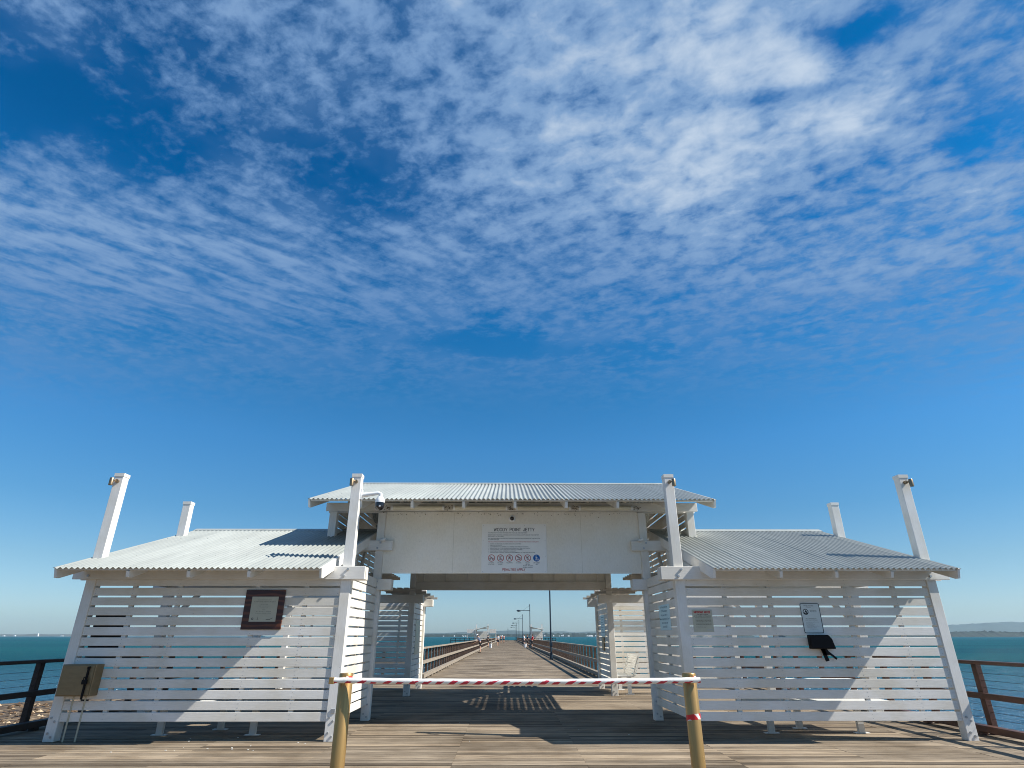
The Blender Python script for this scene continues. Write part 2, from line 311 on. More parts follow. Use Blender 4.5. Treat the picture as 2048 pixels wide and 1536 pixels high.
# ---------------------------------------------------------------- setting: water, beach, hills
def watermat():
    m = bpy.data.materials.new('sea_water'); m.use_nodes = True; t = m.node_tree; n = t.nodes; l = t.links
    for x in list(n): n.remove(x)
    out = n.new('ShaderNodeOutputMaterial'); geo = n.new('ShaderNodeNewGeometry')
    mp = n.new('ShaderNodeMapping'); l.new(geo.outputs['Position'], mp.inputs[0]); mp.inputs['Scale'].default_value = (.8, 1.6, 1); mp.inputs['Rotation'].default_value = (0,0,.3)
    a = n.new('ShaderNodeTexNoise'); l.new(mp.outputs[0], a.inputs[0]); a.inputs['Scale'].default_value = .55; a.inputs['Detail'].default_value = 8; a.inputs['Roughness'].default_value = .6
    c = n.new('ShaderNodeTexNoise'); l.new(mp.outputs[0], c.inputs[0]); c.inputs['Scale'].default_value = .12; c.inputs['Detail'].default_value = 4
    ad = n.new('ShaderNodeMath'); ad.operation = 'ADD'; l.new(a.outputs[0], ad.inputs[0]); l.new(c.outputs[0], ad.inputs[1])
    bp = n.new('ShaderNodeBump'); bp.inputs['Strength'].default_value = 1; bp.inputs['Distance'].default_value = 1.3; l.new(ad.outputs[0], bp.inputs['Height'])
    # body colour: green-blue, patchy, with painted-in reflection on the near water
    p = n.new('ShaderNodeTexNoise'); mp2 = n.new('ShaderNodeMapping'); l.new(geo.outputs['Position'], mp2.inputs[0]); mp2.inputs['Scale'].default_value = (.004,.02,1); l.new(mp2.outputs[0], p.inputs[0]); p.inputs['Scale'].default_value = 1; p.inputs['Detail'].default_value = 5
    r = n.new('ShaderNodeValToRGB'); l.new(p.outputs[0], r.inputs[0]); r.color_ramp.elements[0].position = .35; r.color_ramp.elements[0].color = (.0,.056,.074,1); r.color_ramp.elements[1].position = .65; r.color_ramp.elements[1].color = (.003,.078,.088,1)
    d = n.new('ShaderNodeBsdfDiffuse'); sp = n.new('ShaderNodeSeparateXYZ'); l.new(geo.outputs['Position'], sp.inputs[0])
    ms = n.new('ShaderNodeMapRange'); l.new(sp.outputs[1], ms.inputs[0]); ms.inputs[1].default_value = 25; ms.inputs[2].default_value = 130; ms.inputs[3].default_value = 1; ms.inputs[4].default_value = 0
    sh = n.new('ShaderNodeMix'); sh.data_type = 'RGBA'; l.new(ms.outputs[0], sh.inputs[0]); l.new(r.outputs[0], sh.inputs[6]); sh.inputs[7].default_value = (.045,.125,.205,1)  # lighter towards the viewer: sky reflection painted into the body colour
    l.new(sh.outputs[2], d.inputs[0]); l.new(bp.outputs[0], d.inputs['Normal'])
    g = n.new('ShaderNodeBsdfGlossy'); g.inputs['Roughness'].default_value = .12; g.inputs[0].default_value = (.8,.9,1,1); l.new(bp.outputs[0], g.inputs['Normal'])
    fr = n.new('ShaderNodeFresnel'); fr.inputs[0].default_value = 1.33; l.new(bp.outputs[0], fr.inputs['Normal'])
    mr = n.new('ShaderNodeMapRange'); l.new(fr.outputs[0], mr.inputs[0]); mr.inputs[3].default_value = .02; mr.inputs[4].default_value = .42
    mx = n.new('ShaderNodeMixShader'); l.new(mr.outputs[0], mx.inputs[0]); l.new(d.outputs[0], mx.inputs[1]); l.new(g.outputs[0], mx.inputs[2]); l.new(mx.outputs[0], out.inputs[0])
    return m
SEA = -3.0
def grid(name, xs, ys, fz, m, smooth=True):
    vs = [(x, y, fz(x, y)) for y in ys for x in xs]; nx = len(xs)
    fs = [(j*nx+i, j*nx+i+1, (j+1)*nx+i+1, (j+1)*nx+i) for j in range(len(ys)-1) for i in range(nx-1)]
    me = bpy.data.meshes.new(name); me.from_pydata(vs, [], fs); me.materials.append(m)
    if smooth: me.polygons.foreach_set('use_smooth', [True]*len(me.polygons))
    o = bpy.data.objects.new(name, me); COL.objects.link(o); return o
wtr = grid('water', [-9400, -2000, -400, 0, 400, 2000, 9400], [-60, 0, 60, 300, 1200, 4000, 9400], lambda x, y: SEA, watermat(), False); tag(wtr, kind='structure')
from mathutils import noise as mn
def gravelmat():
    m = bpy.data.materials.new('shell_and_gravel'); m.use_nodes = True; t = m.node_tree; n = t.nodes; l = t.links; b = n['Principled BSDF']
    geo = n.new('ShaderNodeNewGeometry')
    v = n.new('ShaderNodeTexVoronoi'); l.new(geo.outputs['Position'], v.inputs[0]); v.inputs['Scale'].default_value = 3.2
    r = n.new('ShaderNodeValToRGB'); l.new(v.outputs['Color'], r.inputs[0]); e = r.color_ramp.elements
    e[0].color = (.015,.01,.007,1); e[1].color = (.42,.31,.18,1); x = e.new(.6); x.color = (.11,.07,.035,1)
    l.new(r.outputs[0], b.inputs['Base Color']); b.inputs['Roughness'].default_value = .85
    bp = n.new('ShaderNodeBump'); bp.inputs['Strength'].default_value = 1; bp.inputs['Distance'].default_value = .08; bp.invert = True; l.new(v.outputs['Distance'], bp.inputs['Height']); l.new(bp.outputs[0], b.inputs['Normal'])
    return m
def bz(x, y):
    h = -1.75 - max(0, y-14)*.030 - max(0, -x-30)*.03 + .12*mn.noise(Vector((x*.2, y*.2, 0))) - max(0, x+2)*.28
    return max(h, SEA-1.2)
bch = grid('ground', [-70+i*1.0 for i in range(78)], [-20+i*1.0 for i in range(90)], bz, gravelmat()); tag(bch, kind='structure')

def stones():
    r = random.Random(9); b = MB()
    for k in range(5200):
        u = r.random()**1.6; y = 5+u*40; x = -8.4-r.random()**1.3*(6+u*26); z = bz(x, y)
        if z < SEA+.03: continue
        d = r.uniform(.03, .11)*(1.6 if r.random() < .06 else 1)*(1+u*.7); a = r.uniform(0, 6.3); ca, sa = math.cos(a), math.sin(a)
        P6 = [(d*r.uniform(.8,1.4), 0, 0), (0, d, 0), (-d*r.uniform(.8,1.3), 0, 0), (0, -d*.9, 0), (d*.1, 0, d*r.uniform(.5,.9)), (0, 0, -d*.4)]
        vs = [(x+p[0]*ca-p[1]*sa, y+p[0]*sa+p[1]*ca, z+p[2]+d*.2) for p in P6]
        b.add(vs, [(0,1,4),(1,2,4),(2,3,4),(3,0,4),(1,0,5),(2,1,5),(3,2,5),(0,3,5)])
    m = bpy.data.materials.new('beach_stones'); m.use_nodes = True; t = m.node_tree; n = t.nodes; l = t.links
    g = n.new('ShaderNodeNewGeometry'); q = n.new('ShaderNodeValToRGB'); l.new(g.outputs['Random Per Island'], q.inputs[0]); e = q.color_ramp.elements
    e[0].color = (.025,.017,.010,1); e[1].color = (.60,.46,.29,1); x = e.new(.7); x.color = (.15,.09,.045,1); l.new(q.outputs[0], n['Principled BSDF'].inputs['Base Color']); n['Principled BSDF'].inputs['Roughness'].default_value = .85
    o = b.build('stones', m); tag(o, 'brown beach stones and shells left of the deck', 'stones', kind='stuff')
stones()
F_, PT, YW, CX = 1167.74, .407683, .007345, -.0965
def span(x, y, Y):      # survey helper: bearing and elevation seen from the landing, taken at distance Y
    u = (x-1024)/F_; v = (768-y)/F_
    a = math.cos(PT)-v*math.sin(PT); z = math.sin(PT)+v*math.cos(PT)
    c, s = math.cos(YW), math.sin(YW); X = c*u+s*a; a = -s*u+c*a
    t = Y/a; return CX+X*t, 1.5+z*t
M['hill'] = mat('distant_bush_hills', (.060,.085,.070), .9, var=.25, vscale=.002)
M['treeline'] = mat('distant_tree_canopy', (.016,.030,.020), .9, var=.5, vscale=.02)
M['lowland'] = mat('distant_low_land', (.10,.11,.09), .9, var=.3, vscale=.004)
M['house'] = mat('white_house_walls', (.80,.79,.76), .7)
def hill(prof, Y, depth, m, rough, seed, name='hills', step=40):
    pts = [span(x, y, Y) for x, y in prof]
    x0, x1 = pts[0][0], pts[-1][0]; n = int((x1-x0)/step); xs = [x0+(x1-x0)*i/n for i in range(n+1)]
    def h(x):
        for (a, b), (c, d) in zip(pts, pts[1:]):
            if a <= x <= c+1e-6:
                t = (x-a)/(c-a); t = t*t*(3-2*t); return b+(d-b)*t
        return SEA
    ys = [Y-depth*.5, Y-depth*.3, Y-depth*.12, Y, Y+depth*.2, Y+depth*.5]
    k = [0, .55, .88, 1, .8, 0]
    def fz(x, y):
        i = min(range(6), key=lambda i: abs(ys[i]-y)); t = k[i]
        if t == 0: return SEA-2
        return SEA+(h(x)-SEA)*t*(1+rough*mn.noise(Vector((x/step/6+seed, i*.7, seed)))+rough*.5*mn.noise(Vector((x/step/1.7, i, seed))))
    o = grid(name, xs, ys, fz, m); tag(o, kind='structure'); return o
hill([(700,1270),(800,1267),(880,1266),(930,1264.5),(960,1263.5),(1000,1262),(1022,1260.5),(1050,1263),(1090,1264),(1120,1262.5),(1150,1265),(1180,1263),(1215,1263.5),(1300,1265),(1500,1262),(1700,1259),(1850,1255),(1900,1251),(1940,1247),(1975,1246),(2010,1244),(2048,1243),(2100,1244),(2190,1250)], 8600, 1300, M['hill'], .10, 3.1)
hill([(-60,1269.3),(0,1268.6),(40,1269),(80,1267.8),(120,1268.8),(200,1269),(420,1270),(520,1270.6)], 8800, 500, M['lowland'], .25, 8.1)
for prof, Y, sd in (([(820,1269.5),(900,1267.5),(960,1267.8),(1010,1268),(1080,1267),(1150,1266.5),(1230,1266.5),(1320,1267),(1420,1268.5),(1500,1270)], 4300, 1.0), ([(1560,1270),(1700,1268),(1850,1265.5),(1900,1263.5),(1960,1263),(2048,1264.5),(2120,1264.5)], 3900, 5.0)):
    hill(prof, Y, 200, M['treeline'], .34, sd, 'terrain', 3.5)
HG = 'white houses along the far shore'
hp = None; rr = random.Random(3)
for i in range(34):
    pxx = rr.uniform(835, 1240)
    Y = 4150; X, _ = span(pxx, 1271, Y); w = rr.uniform(4, 13)*(2.2 if rr.random() < .12 else 1); h = rr.uniform(2.5, 5.5)
    if hp is None:
        b = MB(); b.box(-.5,.5,-6,6,0,1); b.prism([(-.5,-6.4,1.0),(-.5,6.4,1.0),(-.5,0,1.5)], (1,0,0)); hp = b.build('house', M['house']); o = hp
    else: o = hp.copy(); COL.objects.link(o)
    o.location = (X, Y-rr.uniform(0,30), SEA+rr.uniform(.3, 4)); o.scale = (w, 1, h)
    tag(o, 'tiny white waterfront house on the hazy far shore', 'house', HG)
for x, w, h in ((8, 14, 10), (30, 10, 14), (76, 5, 34), (124, 18, 9)):
    X, _ = span(x, 1271, 8300); b = MB(); b.box(-w, w, -8, 8, 0, h*.8); b.box(-w*.5, w*.6, -7, 7, h*.8, h)
    o = b.build('port_building', M['house']); o.location = (X, 8300, SEA+3)
    tag(o, {8:'pale wide port building at the far left edge of the horizon', 30:'pale port building second from the left on the horizon', 76:'tall slim white port tower on the left horizon', 124:'low white port building nearest the left shelter post'}[x], 'building')

# ---------------------------------------------------------------- deck
XL, XR = -8.62, 8.12; YE = 24.2; JL, JR = -3.62, 3.88; JEND = 256
def planks(x0, x1, y0, y1, rnd, bw=.134, gap=.012, js=None):
    b = MB(); y = y0
    while y < y1:
        x = x0+.0; first = rnd.uniform(1.2, 5.4)
        while x < x1-.01:
            e = min(x1, x+first); first = rnd.choice((3.6, 4.2, 4.8, 5.4))
            if js:
                nx = [j for j in js if j > x+1.2]; e = (nx[0] if rnd.random() < .62 or len(nx) == 1 else nx[1]) if nx else x1
            if x1-e < .5: e = x1
            dz = rnd.uniform(-.0025, .0025); dy = rnd.uniform(-.0015,.0015)
            b.box(x+.0015, e-.0015, y+dy, y+bw+dy, -.04+dz, dz); x = e
        y += bw+gap*rnd.choice((.5, .8, 1, 1, 1.6, 2.2))
    return b
rd = random.Random(11)
b = planks(XL, XR, -4, YE, rd, js=[-6.4, -4.6, -2.7, -.8, .92, 2.9, 4.7, 6.5]); b2 = planks(JL, JR, YE+.01, JEND, rd); b.add(b2.v, b2.f)
dk = b.build('deck', M['deck']); tag(dk, kind='structure')
M['joist'] = mat('dark_joists', (.03,.024,.018), .9)
b = MB(); b.box(XL+.05, XR-.05, -4, YE-.05, -.4, -.06); b.box(JL+.05, JR-.05, YE, JEND, -.4, -.06)
for y in range(-2, 22, 4):
    for x in (-7.5, -4, 0, 4, 7.5): b.tube((x, y, -5), (x, y, -.4), .17, n=10)
for y in range(26, 256, 8):
    for x in (-3, 3.3): b.tube((x, y, -5), (x, y, -.4), .17, n=8)
sub = b.build('deck_substructure', M['joist']); tag(sub, kind='structure')

# ---------------------------------------------------------------- shelters
A, B = 2.85, 7.17; Y1, Y2, Y3, Y4 = 10.56, 13.0, 18.0, 20.4; H = 4.22; PW_ = .165; PH = PW_/2
SL_Z0, SL_P, SL_H, SL_N = .275, .1545, .126, 14
def post(p, x, y, z1, cap=True, foot=True, z0=0.0):
    b = MB(); b.box(x-PH, x+PH, y-PH, y+PH, z0, z1)
    o = b.build('post', M['white_v'], p, bevel=.006)
    if cap:
        c = MB(); c.box(x-PH-.007, x+PH+.007, y-PH-.007, y+PH+.007, z1-.05, z1+.01); c.build('post_cap', M['white_v'], o)
    if foot:
        for z in (.12, .33):
            MB().tube((x-.03, y-PH-.012, z), (x-.03, y-PH+.01, z), .017, n=8).build('bolt', M['bolt'], o); MB().tube((x+.03, y-PH-.012, z-.05), (x+.03, y-PH+.01, z-.05), .017, n=8).build('bolt', M['bolt'], o)
    return o
def slatx(p, x0, x1, y, studs, face=-1):     # wall of level slats lying along X; studs on the far side
    b = MB(); r = random.Random(int(abs(x0)*100))
    for i in range(SL_N):
        z = SL_Z0+i*SL_P; dz = r.uniform(-.002, .002); dy = r.uniform(-.0015, .0015)
        b.box(x0, x1, y-.011+dy, y+.011+dy, z+dz, z+SL_H+dz)
    o = b.build('slatted_wall', M['white_h'], p, bevel=.003)
    for s in studs: MB().box(s-.035, s+.035, *sorted((y+.012*(-face), y+.06*(-face))), SL_Z0+.01, 2.42).build('stud', M['white_v'], o)
    sc = MB()
    for s in list(studs)+[x0+.04, x1-.04]:
        for i in range(SL_N):
            z = SL_Z0+i*SL_P+SL_H/2
            for dz in (-.03, .03): sc.tube((s, y+(.0125)*face, z+dz), (s, y+.010*face, z+dz), .005, n=6)
    tag(sc.build('screws', M['bolt'], o), kind='stuff')
    return o
def slaty(p, x, y0, y1, studs):
    b = MB()
    for i in range(SL_N):
        z = SL_Z0+i*SL_P; b.box(x-.017, x+.017, y0, y1, z, z+SL_H)
    o = b.build('slatted_wall', M['white_y'], p, bevel=.003)
    s_ = 1 if x > 0 else -1
    for s in studs: MB().box(*sorted((x+s_*.018, x+s_*.066)), s-.035, s+.035, SL_Z0+.01, 2.42).build('stud', M['white_v'], o)
    return o
def dblbeam(p, x0, x1, y, z0=2.385, z1=2.6, ends=()):
    for s in (-1, 1):
        b = MB(); yc = y+s*(PH+.024); b.box(x0, x1, yc-.0225, yc+.0225, z0, z1)
        o = b.build('beam', M['white_h'], p, bevel=.005)
    c = MB()
    for e in ends:
        b = MB(); b.box(e-.03, e+.03, y-PH, y+PH, z0+.006, z1-.006); b.build('beam_block', M['white_h'], p)
    for xx in (x0+.1, x1-.1):
        pass
def bolts(p, pts, r=.018):
    for x, y, z in pts: MB().tube((x, y, z), (x, y-.022, z), r, n=8).build('bolt', M['bolt'], p)
def corr(p, x0, x1, ya, za, yb, zb, pitch=.092, amp=.0135):
    n = int(round((x1-x0)/pitch)); k = 8; vs = []; fs = []
    L_ = math.hypot(yb-ya, zb-za); ny, nz = -(zb-za)/L_, (yb-ya)/L_
    if nz < 0: ny, nz = -ny, -nz
    b = MB(); w0 = 0; q = 0
    while w0 < n:
        w1 = min(n, w0+8); 
        if n-w1 < 3: w1 = n
        i0, i1 = w0*k, min(w1*k+(4 if w1 < n else 0), n*k); vs = []; fs = []; cols = i1-i0+1; lift = .0022*(q % 2); q += 1
        for lay in (lift, lift-.0014):
            for (y, z) in ((ya-.004*(q % 2), za), (yb, zb)):
                for i in range(i0, i1+1):
                    a = amp*math.sin(2*math.pi*i/k)+amp+lay; vs.append((x0+(x1-x0)*i/(n*k), y+ny*a, z+nz*a))
        for i in range(cols-1):
            fs.append((i, i+1, cols+i+1, cols+i)); fs.append((2*cols+i, 3*cols+i, 3*cols+i+1, 2*cols+i+1))
            fs.append((i, 2*cols+i, 2*cols+i+1, i+1)); fs.append((cols+i, cols+i+1, 3*cols+i+1, 3*cols+i))
        b.add(vs, fs); w0 = w1
    me_o = b.build('roof_sheet', M['roof'], p, smooth=True)
    sc = MB()
    for t in (.02, .24, .46, .68, .9):
        y = ya+(yb-ya)*t; z = za+(zb-za)*t
        for i in range(1, n, 3):
            x = x0+(x1-x0)*((i+.25)/n); sc.tube((x, y+ny*(2*amp-.001), z+nz*(2*amp-.001)), (x, y+ny*(2*amp+.006), z+nz*(2*amp+.006)), .009, n=6)
    tag(sc.build('roof_screws', M['bolt'], me_o), kind='stuff')
    # lap joints between sheets
    return me_o
def rafters(p, xs, ya, za, yb, zb, h=.11, w=.045, name='rafter'):
    for x in xs:
        L_ = math.hypot(yb-ya, zb-za); dy, dz = (yb-ya)/L_, (zb-za)/L_
        o_ = (h/2+.035) if name == 'rafter' else h/2-.01
        s_ = 1 if dy > 0 else -1
        ny, nz = -dz*s_, dy*s_
        q = []
        for (y, z, o) in ((ya+dy*.03, za+dz*.03, .035 if name == 'rafter' else -.012), (yb, zb, .035 if name == 'rafter' else -.012), (yb, zb, h), (ya+dy*.10, za+dz*.10, h), (ya+dy*.03, za+dz*.03, h*.86)):
            q.append((x-w/2, y-ny*o, z-nz*o))
        b = MB(); b.prism(q, (w, 0, 0)); b.build(name, M['white_y'], p, bevel=.003)
def purlins(p, x0, x1, ya, za, yb, zb, ts):
    b = MB(); L_ = math.hypot(yb-ya, zb-za)
    for t in ts:
        y = ya+(yb-ya)*t; z = za+(zb-za)*t-.02; b.box(x0, x1, y-.03, y+.03, z-.018, z+.012)
    b.build('purlins', M['white_h'], p)
EY, EZ, RY, RZ = 9.72, 2.48, 13.85, 3.75
def front_shelter(s, rx0, rx1, label):
    t = thing('jetty_shelter', label, 'shelter', (0, 0, 0))
    post(t, s*B, Y1, H); post(t, s*A, Y1, H); post(t, s*B, Y2, H, foot=False)
    x0, x1 = sorted((s*(B-PH), s*(A+PH)))
    w = x1-x0
    slatx(t, x0, x1, Y1-PH+.03, [x0+w*.16, x0+w*.345, x0+w*.66, x0+w*.86])
    slaty(t, s*A, Y1+PH, Y2-PH, [(Y1+Y2)/2])
    bx0, bx1 = sorted((s*(B+.3), s*(A-.32)))
    dblbeam(t, bx0, bx1, Y1, ends=(s*(A-.30), ))
    dblbeam(t, bx0, bx1, Y2, ends=(s*(A-.30), ))
    bolts(t, [(s*A+.03, Y1-PH-.046, 2.55), (s*A-.03, Y1-PH-.046, 2.44), (s*B+.03, Y1-PH-.046, 2.55), (s*B-.03, Y1-PH-.046, 2.44), (s*A+.02, Y2-PH-.046, 2.55), (s*A+.02, Y2-PH-.046, 2.44)], .02)
    for xx in (s*A, s*B):
        b = MB(); b.box(xx-.0225, xx+.0225, Y1+PH+.05, Y2-PH-.05, 2.43, 2.6); b.build('beam', M['white_y'], t)
    # knee braces at the outer posts
    b = MB(); b.bar((s*(B-.08), Y2, 1.75), (s*(B-.72), Y2, 2.4), .045, .09); b.build('brace', M['white_v'], t)
    b = MB(); b.bar((s*(A+.08), Y2, 1.75), (s*(A+.72), Y2, 2.4), .045, .09); b.build('brace', M['white_v'], t)
    r = MB(); r.box(rx0+.05, rx1-.05, RY-.03, RY+.03, RZ-.2, RZ-.03); rb = r.build('ridge_beam', M['white_h'], t)
    # props up to the ridge
    for xx in (s*B-s*.25, s*A+s*.45):
        b = MB(); b.bar((xx, Y2+.15, 2.6), (xx, RY, RZ-.15), .05, .09); b.build('prop', M['white_v'], t)
    rf = corr(t, rx0, rx1, EY, EZ, RY, RZ); 
    rafters(t, [rx0+.2+(rx1-rx0-.4)*i/4 for i in range(1, 4)], EY, EZ, RY, RZ, .155, .05)
    rafters(t, [rx0+.02, rx1-.02], EY, EZ, RY, RZ, .165, .04, 'barge_board')
    purlins(rf, rx0+.05, rx1-.05, EY, EZ, RY, RZ, (.02, .24, .46, .68, .9))
    cp = MB(); cp.prism([(rx0-.01, RY-.16, RZ-.02), (rx0-.01, RY, RZ+.045), (rx0-.01, RY+.12, RZ-.01), (rx0-.01, RY+.12, RZ-.02), (rx0-.01, RY, RZ+.035), (rx0-.01, RY-.16, RZ-.03)], (rx1-rx0+.02, 0, 0)); cp.build('ridge_cap', M['roof'], rf)
    # inner gable infill
    gx = s*(A+.36); sl = (RZ-EZ)/(RY-EY)
    rz = lambda y: EZ+(y-EY)*sl-.19
    b = MB(); b.prism([(gx, 10.7, 2.62), (gx, 12.55, 2.62), (gx, 12.55, rz(12.55)), (gx, 10.7, rz(10.7))], (s*.02, 0, 0)); b.build('gable_panel', M['white_v'], t)
    # short run of sun battens over the walkway side
    b = MB()
    for k in range(5): b.box(*sorted((s*2.6, s*3.9)), 13.25+k*.26, 13.29+k*.26, 2.70, 2.76)
    b.build('sun_battens', M['batten'], t)
    return t
sL = front_shelter(-1, -7.31, -3.06, 'white slatted shelter with corrugated roof, left of the gateway')
sR = front_shelter(1, 3.2, 7.18, 'white slatted shelter with corrugated roof, right of the gateway')

def back_shelter(s, label):
    t = thing('pergola_shelter', label, 'shelter', (0, 0, 0))
    post(t, s*A, Y4, H); post(t, s*B, Y4, H); post(t, s*B, Y3, H)
    x0, x1 = sorted((s*(B-PH), s*(A+PH))); w = x1-x0
    slatx(t, x0, x1, Y4+PH-.03, [x0+w*.16, x0+w*.345, x0+w*.66, x0+w*.84], -1)
    slaty(t, s*A, Y3+PH, Y4-PH, [(Y3+Y4)/2])
    bx0, bx1 = sorted((s*(B+.3), s*(A-.32)))
    dblbeam(t, bx0, bx1, Y4, ends=(s*(A-.30),)); dblbeam(t, bx0, bx1, Y3, ends=(s*(A-.30),))
    for xx in (s*A, s*B):
        b = MB(); b.box(xx-.0225, xx+.0225, Y3+PH+.05, Y4-PH-.05, 2.43, 2.6); b.build('beam', M['white_y'], t)
    for k in range(5):
        y = 17.0+k*.98; b = MB(); b.box(*sorted((s*2.45, s*3.62)), y-.018, y+.018, 2.635, 2.70); b.build('rafter', M['batten'], t)
    b = MB()
    for k in range(6): b.box(*sorted((s*(2.62+k*.19), s*(2.62+k*.19+.125))), 16.9, 21.0, 2.702, 2.722)
    b.build('sun_battens', M['batten'], t)
    b = MB(); b.bar((s*(B-.08), Y3, 1.75), (s*(B-.72), Y3, 2.4), .045, .09); b.build('brace', M['white_v'], t)
    return t
back_shelter(-1, 'white slatted back shelter with sun battens, left side of the walkway')
back_shelter(1, 'white slatted back shelter with sun battens, right side of the walkway')

# central gateway
g = thing('gateway', 'tall white gateway with corrugated gable roof spanning the jetty entrance', 'gateway')
for x in (-A, A):
    for y in (Y2, Y3): post(g, x, y, 4.0, cap=False)
GX = 4.08; GEY, GEZ, GRY, GRZ = 11.62, 4.0, 15.5, 5.25; GBY = 2*GRY-GEY
b = MB(); b.box(-A+PH+.002, A-PH-.002, Y2-.035, Y2-.02, 2.72, 4.02); fp = b.build('front_panel', M['panel'], g)
b = MB()
for x in (-1.27, .02, 1.5): b.box(x-.002, x+.002, Y2-.0365, Y2-.034, 2.73, 4.0)
b.build('panel_joints', M['plate'], fp)
b = MB(); b.box(-A+PH+.002, A-PH-.002, Y2-.018, Y2+.03, 2.735, 2.83); b.build('bottom_rail', M['white_h'], g)
for y, sgn in ((Y3, 1),):
    b = MB(); b.box(-A+PH+.002, A-PH-.002, y+.02, y+.035, 2.74, 4.02); b.build('back_panel', M['panel'], g)
    b = MB(); b.box(-A+PH+.002, A-PH-.002, y-.05, y+.018, 2.725, 2.95); b.build('bottom_rail', M['white_h'], g)
    for i in range(9):
        x = -A+.3+i*(2*A-.6)/8; MB().box(x-.02, x+.02, y-.04, y+.018, 2.952, 4.0).build('stud', M['white_v'], g)
for y in (Y2-.11, Y2+.11, Y3-.11, Y3+.11):
    b = MB(); b.box(-GX, GX, y-.024, y+.024, 4.02, 4.2); b.build('beam', M['white_h'], g, bevel=.005)
for s in (-1, 1):
    x0, x1 = sorted((s*4.05, s*2.56))
    for y in (Y2-.11, Y2+.11):
        b = MB(); b.box(x0, x1, y-.024, y+.024, 3.18, 3.39); b.build('beam', M['white_h'], g, bevel=.005)
    b = MB(); b.box(*sorted((s*2.585, s*2.63)), Y2-.085, Y2+.085, 3.186, 3.384); b.build('beam_block', M['white_h'], g)
    bolts(g, [(s*A+.03, Y2-.135, 3.34), (s*A-.03, Y2-.135, 3.23)], .02)
    for y in (Y2, Y3):
        b = MB(); b.box(*sorted((s*3.84, s*4.0)), y-.085, y+.085, 2.62, 4.019); b.build('side_post', M['white_v'], g, bevel=.005)
    b = MB()
    gz = lambda z: GEY+(z+.26-GEZ)*(GRY-GEY)/(GRZ-GEZ)
    i = 0
    while True:
        z = 2.66+i*.1545; i += 1
        ya = max(Y2+.09, gz(z+.126)); yb = 2*GRY-ya
        if yb-ya < .4: break
        b.box(s*3.9-.011, s*3.9+.011, ya, yb, z, z+.12)
    o = b.build('gable_slats', M['white_y'], g)
    for y in (14.2, 15.5, 16.8): MB().box(*sorted((s*3.912, s*3.96)), y-.035, y+.035, 2.66, 4.2).build('stud', M['white_v'], o)
    for yy0, yy1 in ((Y2+.09, Y3-.09),):
        b = MB(); b.box(*sorted((s*3.84, s*3.888)), yy0, yy1, 4.02, 4.19); b.build('beam', M['white_y'], g)
b = MB(); b.box(-GX+.05, GX-.05, GRY-.03, GRY+.03, GRZ-.22, GRZ-.03); b.build('ridge_beam', M['white_h'], g)
for ya in (GEY, GBY):
    rf = corr(g, -GX, GX, ya, GEZ, GRY, GRZ)
    xs = [(-3.09+.05)+1.03*i for i in range(7)]
    rafters(g, xs, ya, GEZ, GRY, GRZ, .185, .055); rafters(g, [-GX+.02, GX-.02], ya, GEZ, GRY, GRZ, .17, .04, 'barge_board')
    purlins(rf, -GX+.05, GX-.05, ya, GEZ, GRY, GRZ, (.02, .24, .46, .68, .9))
b = MB(); b.prism([(-GX-.01, GRY-.16, GRZ-.02), (-GX-.01, GRY, GRZ+.045), (-GX-.01, GRY+.16, GRZ-.02), (-GX-.01, GRY+.16, GRZ-.03), (-GX-.01, GRY, GRZ+.03), (-GX-.01, GRY-.16, GRZ-.03)], (2*GX+.02, 0, 0)); b.build('ridge_cap', M['roof'], g)

# tube lights under the gateway eave
lt0 = None
for i, (xa, xb) in enumerate(((-2.62, -1.50), (-1.27, -.12), (.10, 1.26), (1.48, 2.62))):
    nm = ['tube light under the gateway eave, beside the left gateway post', 'tube light under the gateway eave, second from the left, left of the panel camera', 'tube light under the gateway eave, just right of the panel camera', 'tube light under the gateway eave, beside the right gateway post'][i]
    t = thing('tube_light', nm, 'light fitting', ((xa+xb)/2, Y2-.2, 4.075), group='tube lights under the gateway eave')
    w = (xb-xa)/2; b = MB(); b.tube((-w, 0, 0), (w, 0, 0), .048, n=14); b.build('diffuser', M['tubewhite'], t, smooth=True)
    b = MB()
    for e in (-w, w): b.tube((e-.02, 0, 0), (e+.02, 0, 0), .05, n=14); b.box(e-.015, e+.015, 0, .065, -.02, .02)
    b.build('end_caps', M['whiteplastic'], t)
r_ = random.Random(5); b = MB()
for cx in (-2.72, -1.38, -.01, 1.37, 2.72):
    for k in range(26):
        x = cx+r_.gauss(0, .06); z = 4.07+r_.gauss(0, .03); y = Y2-.2+r_.gauss(0, .02); d = r_.uniform(.003, .011)
        b.box(x-d, x+d, y-d, y+d, z-d*.6, z+d*.6)
for k in range(60):
    x = r_.uniform(-2.6, 2.7); z = 4.0-abs(r_.gauss(0, .035)); d = r_.uniform(.003, .008); b.box(x-d, x+d, Y2-.045, Y2-.036, z-d, z+d)
o = b.build('cobwebs', M['web']); tag(o, 'brown cobweb clumps between the tube lights', 'cobwebs', kind='stuff')

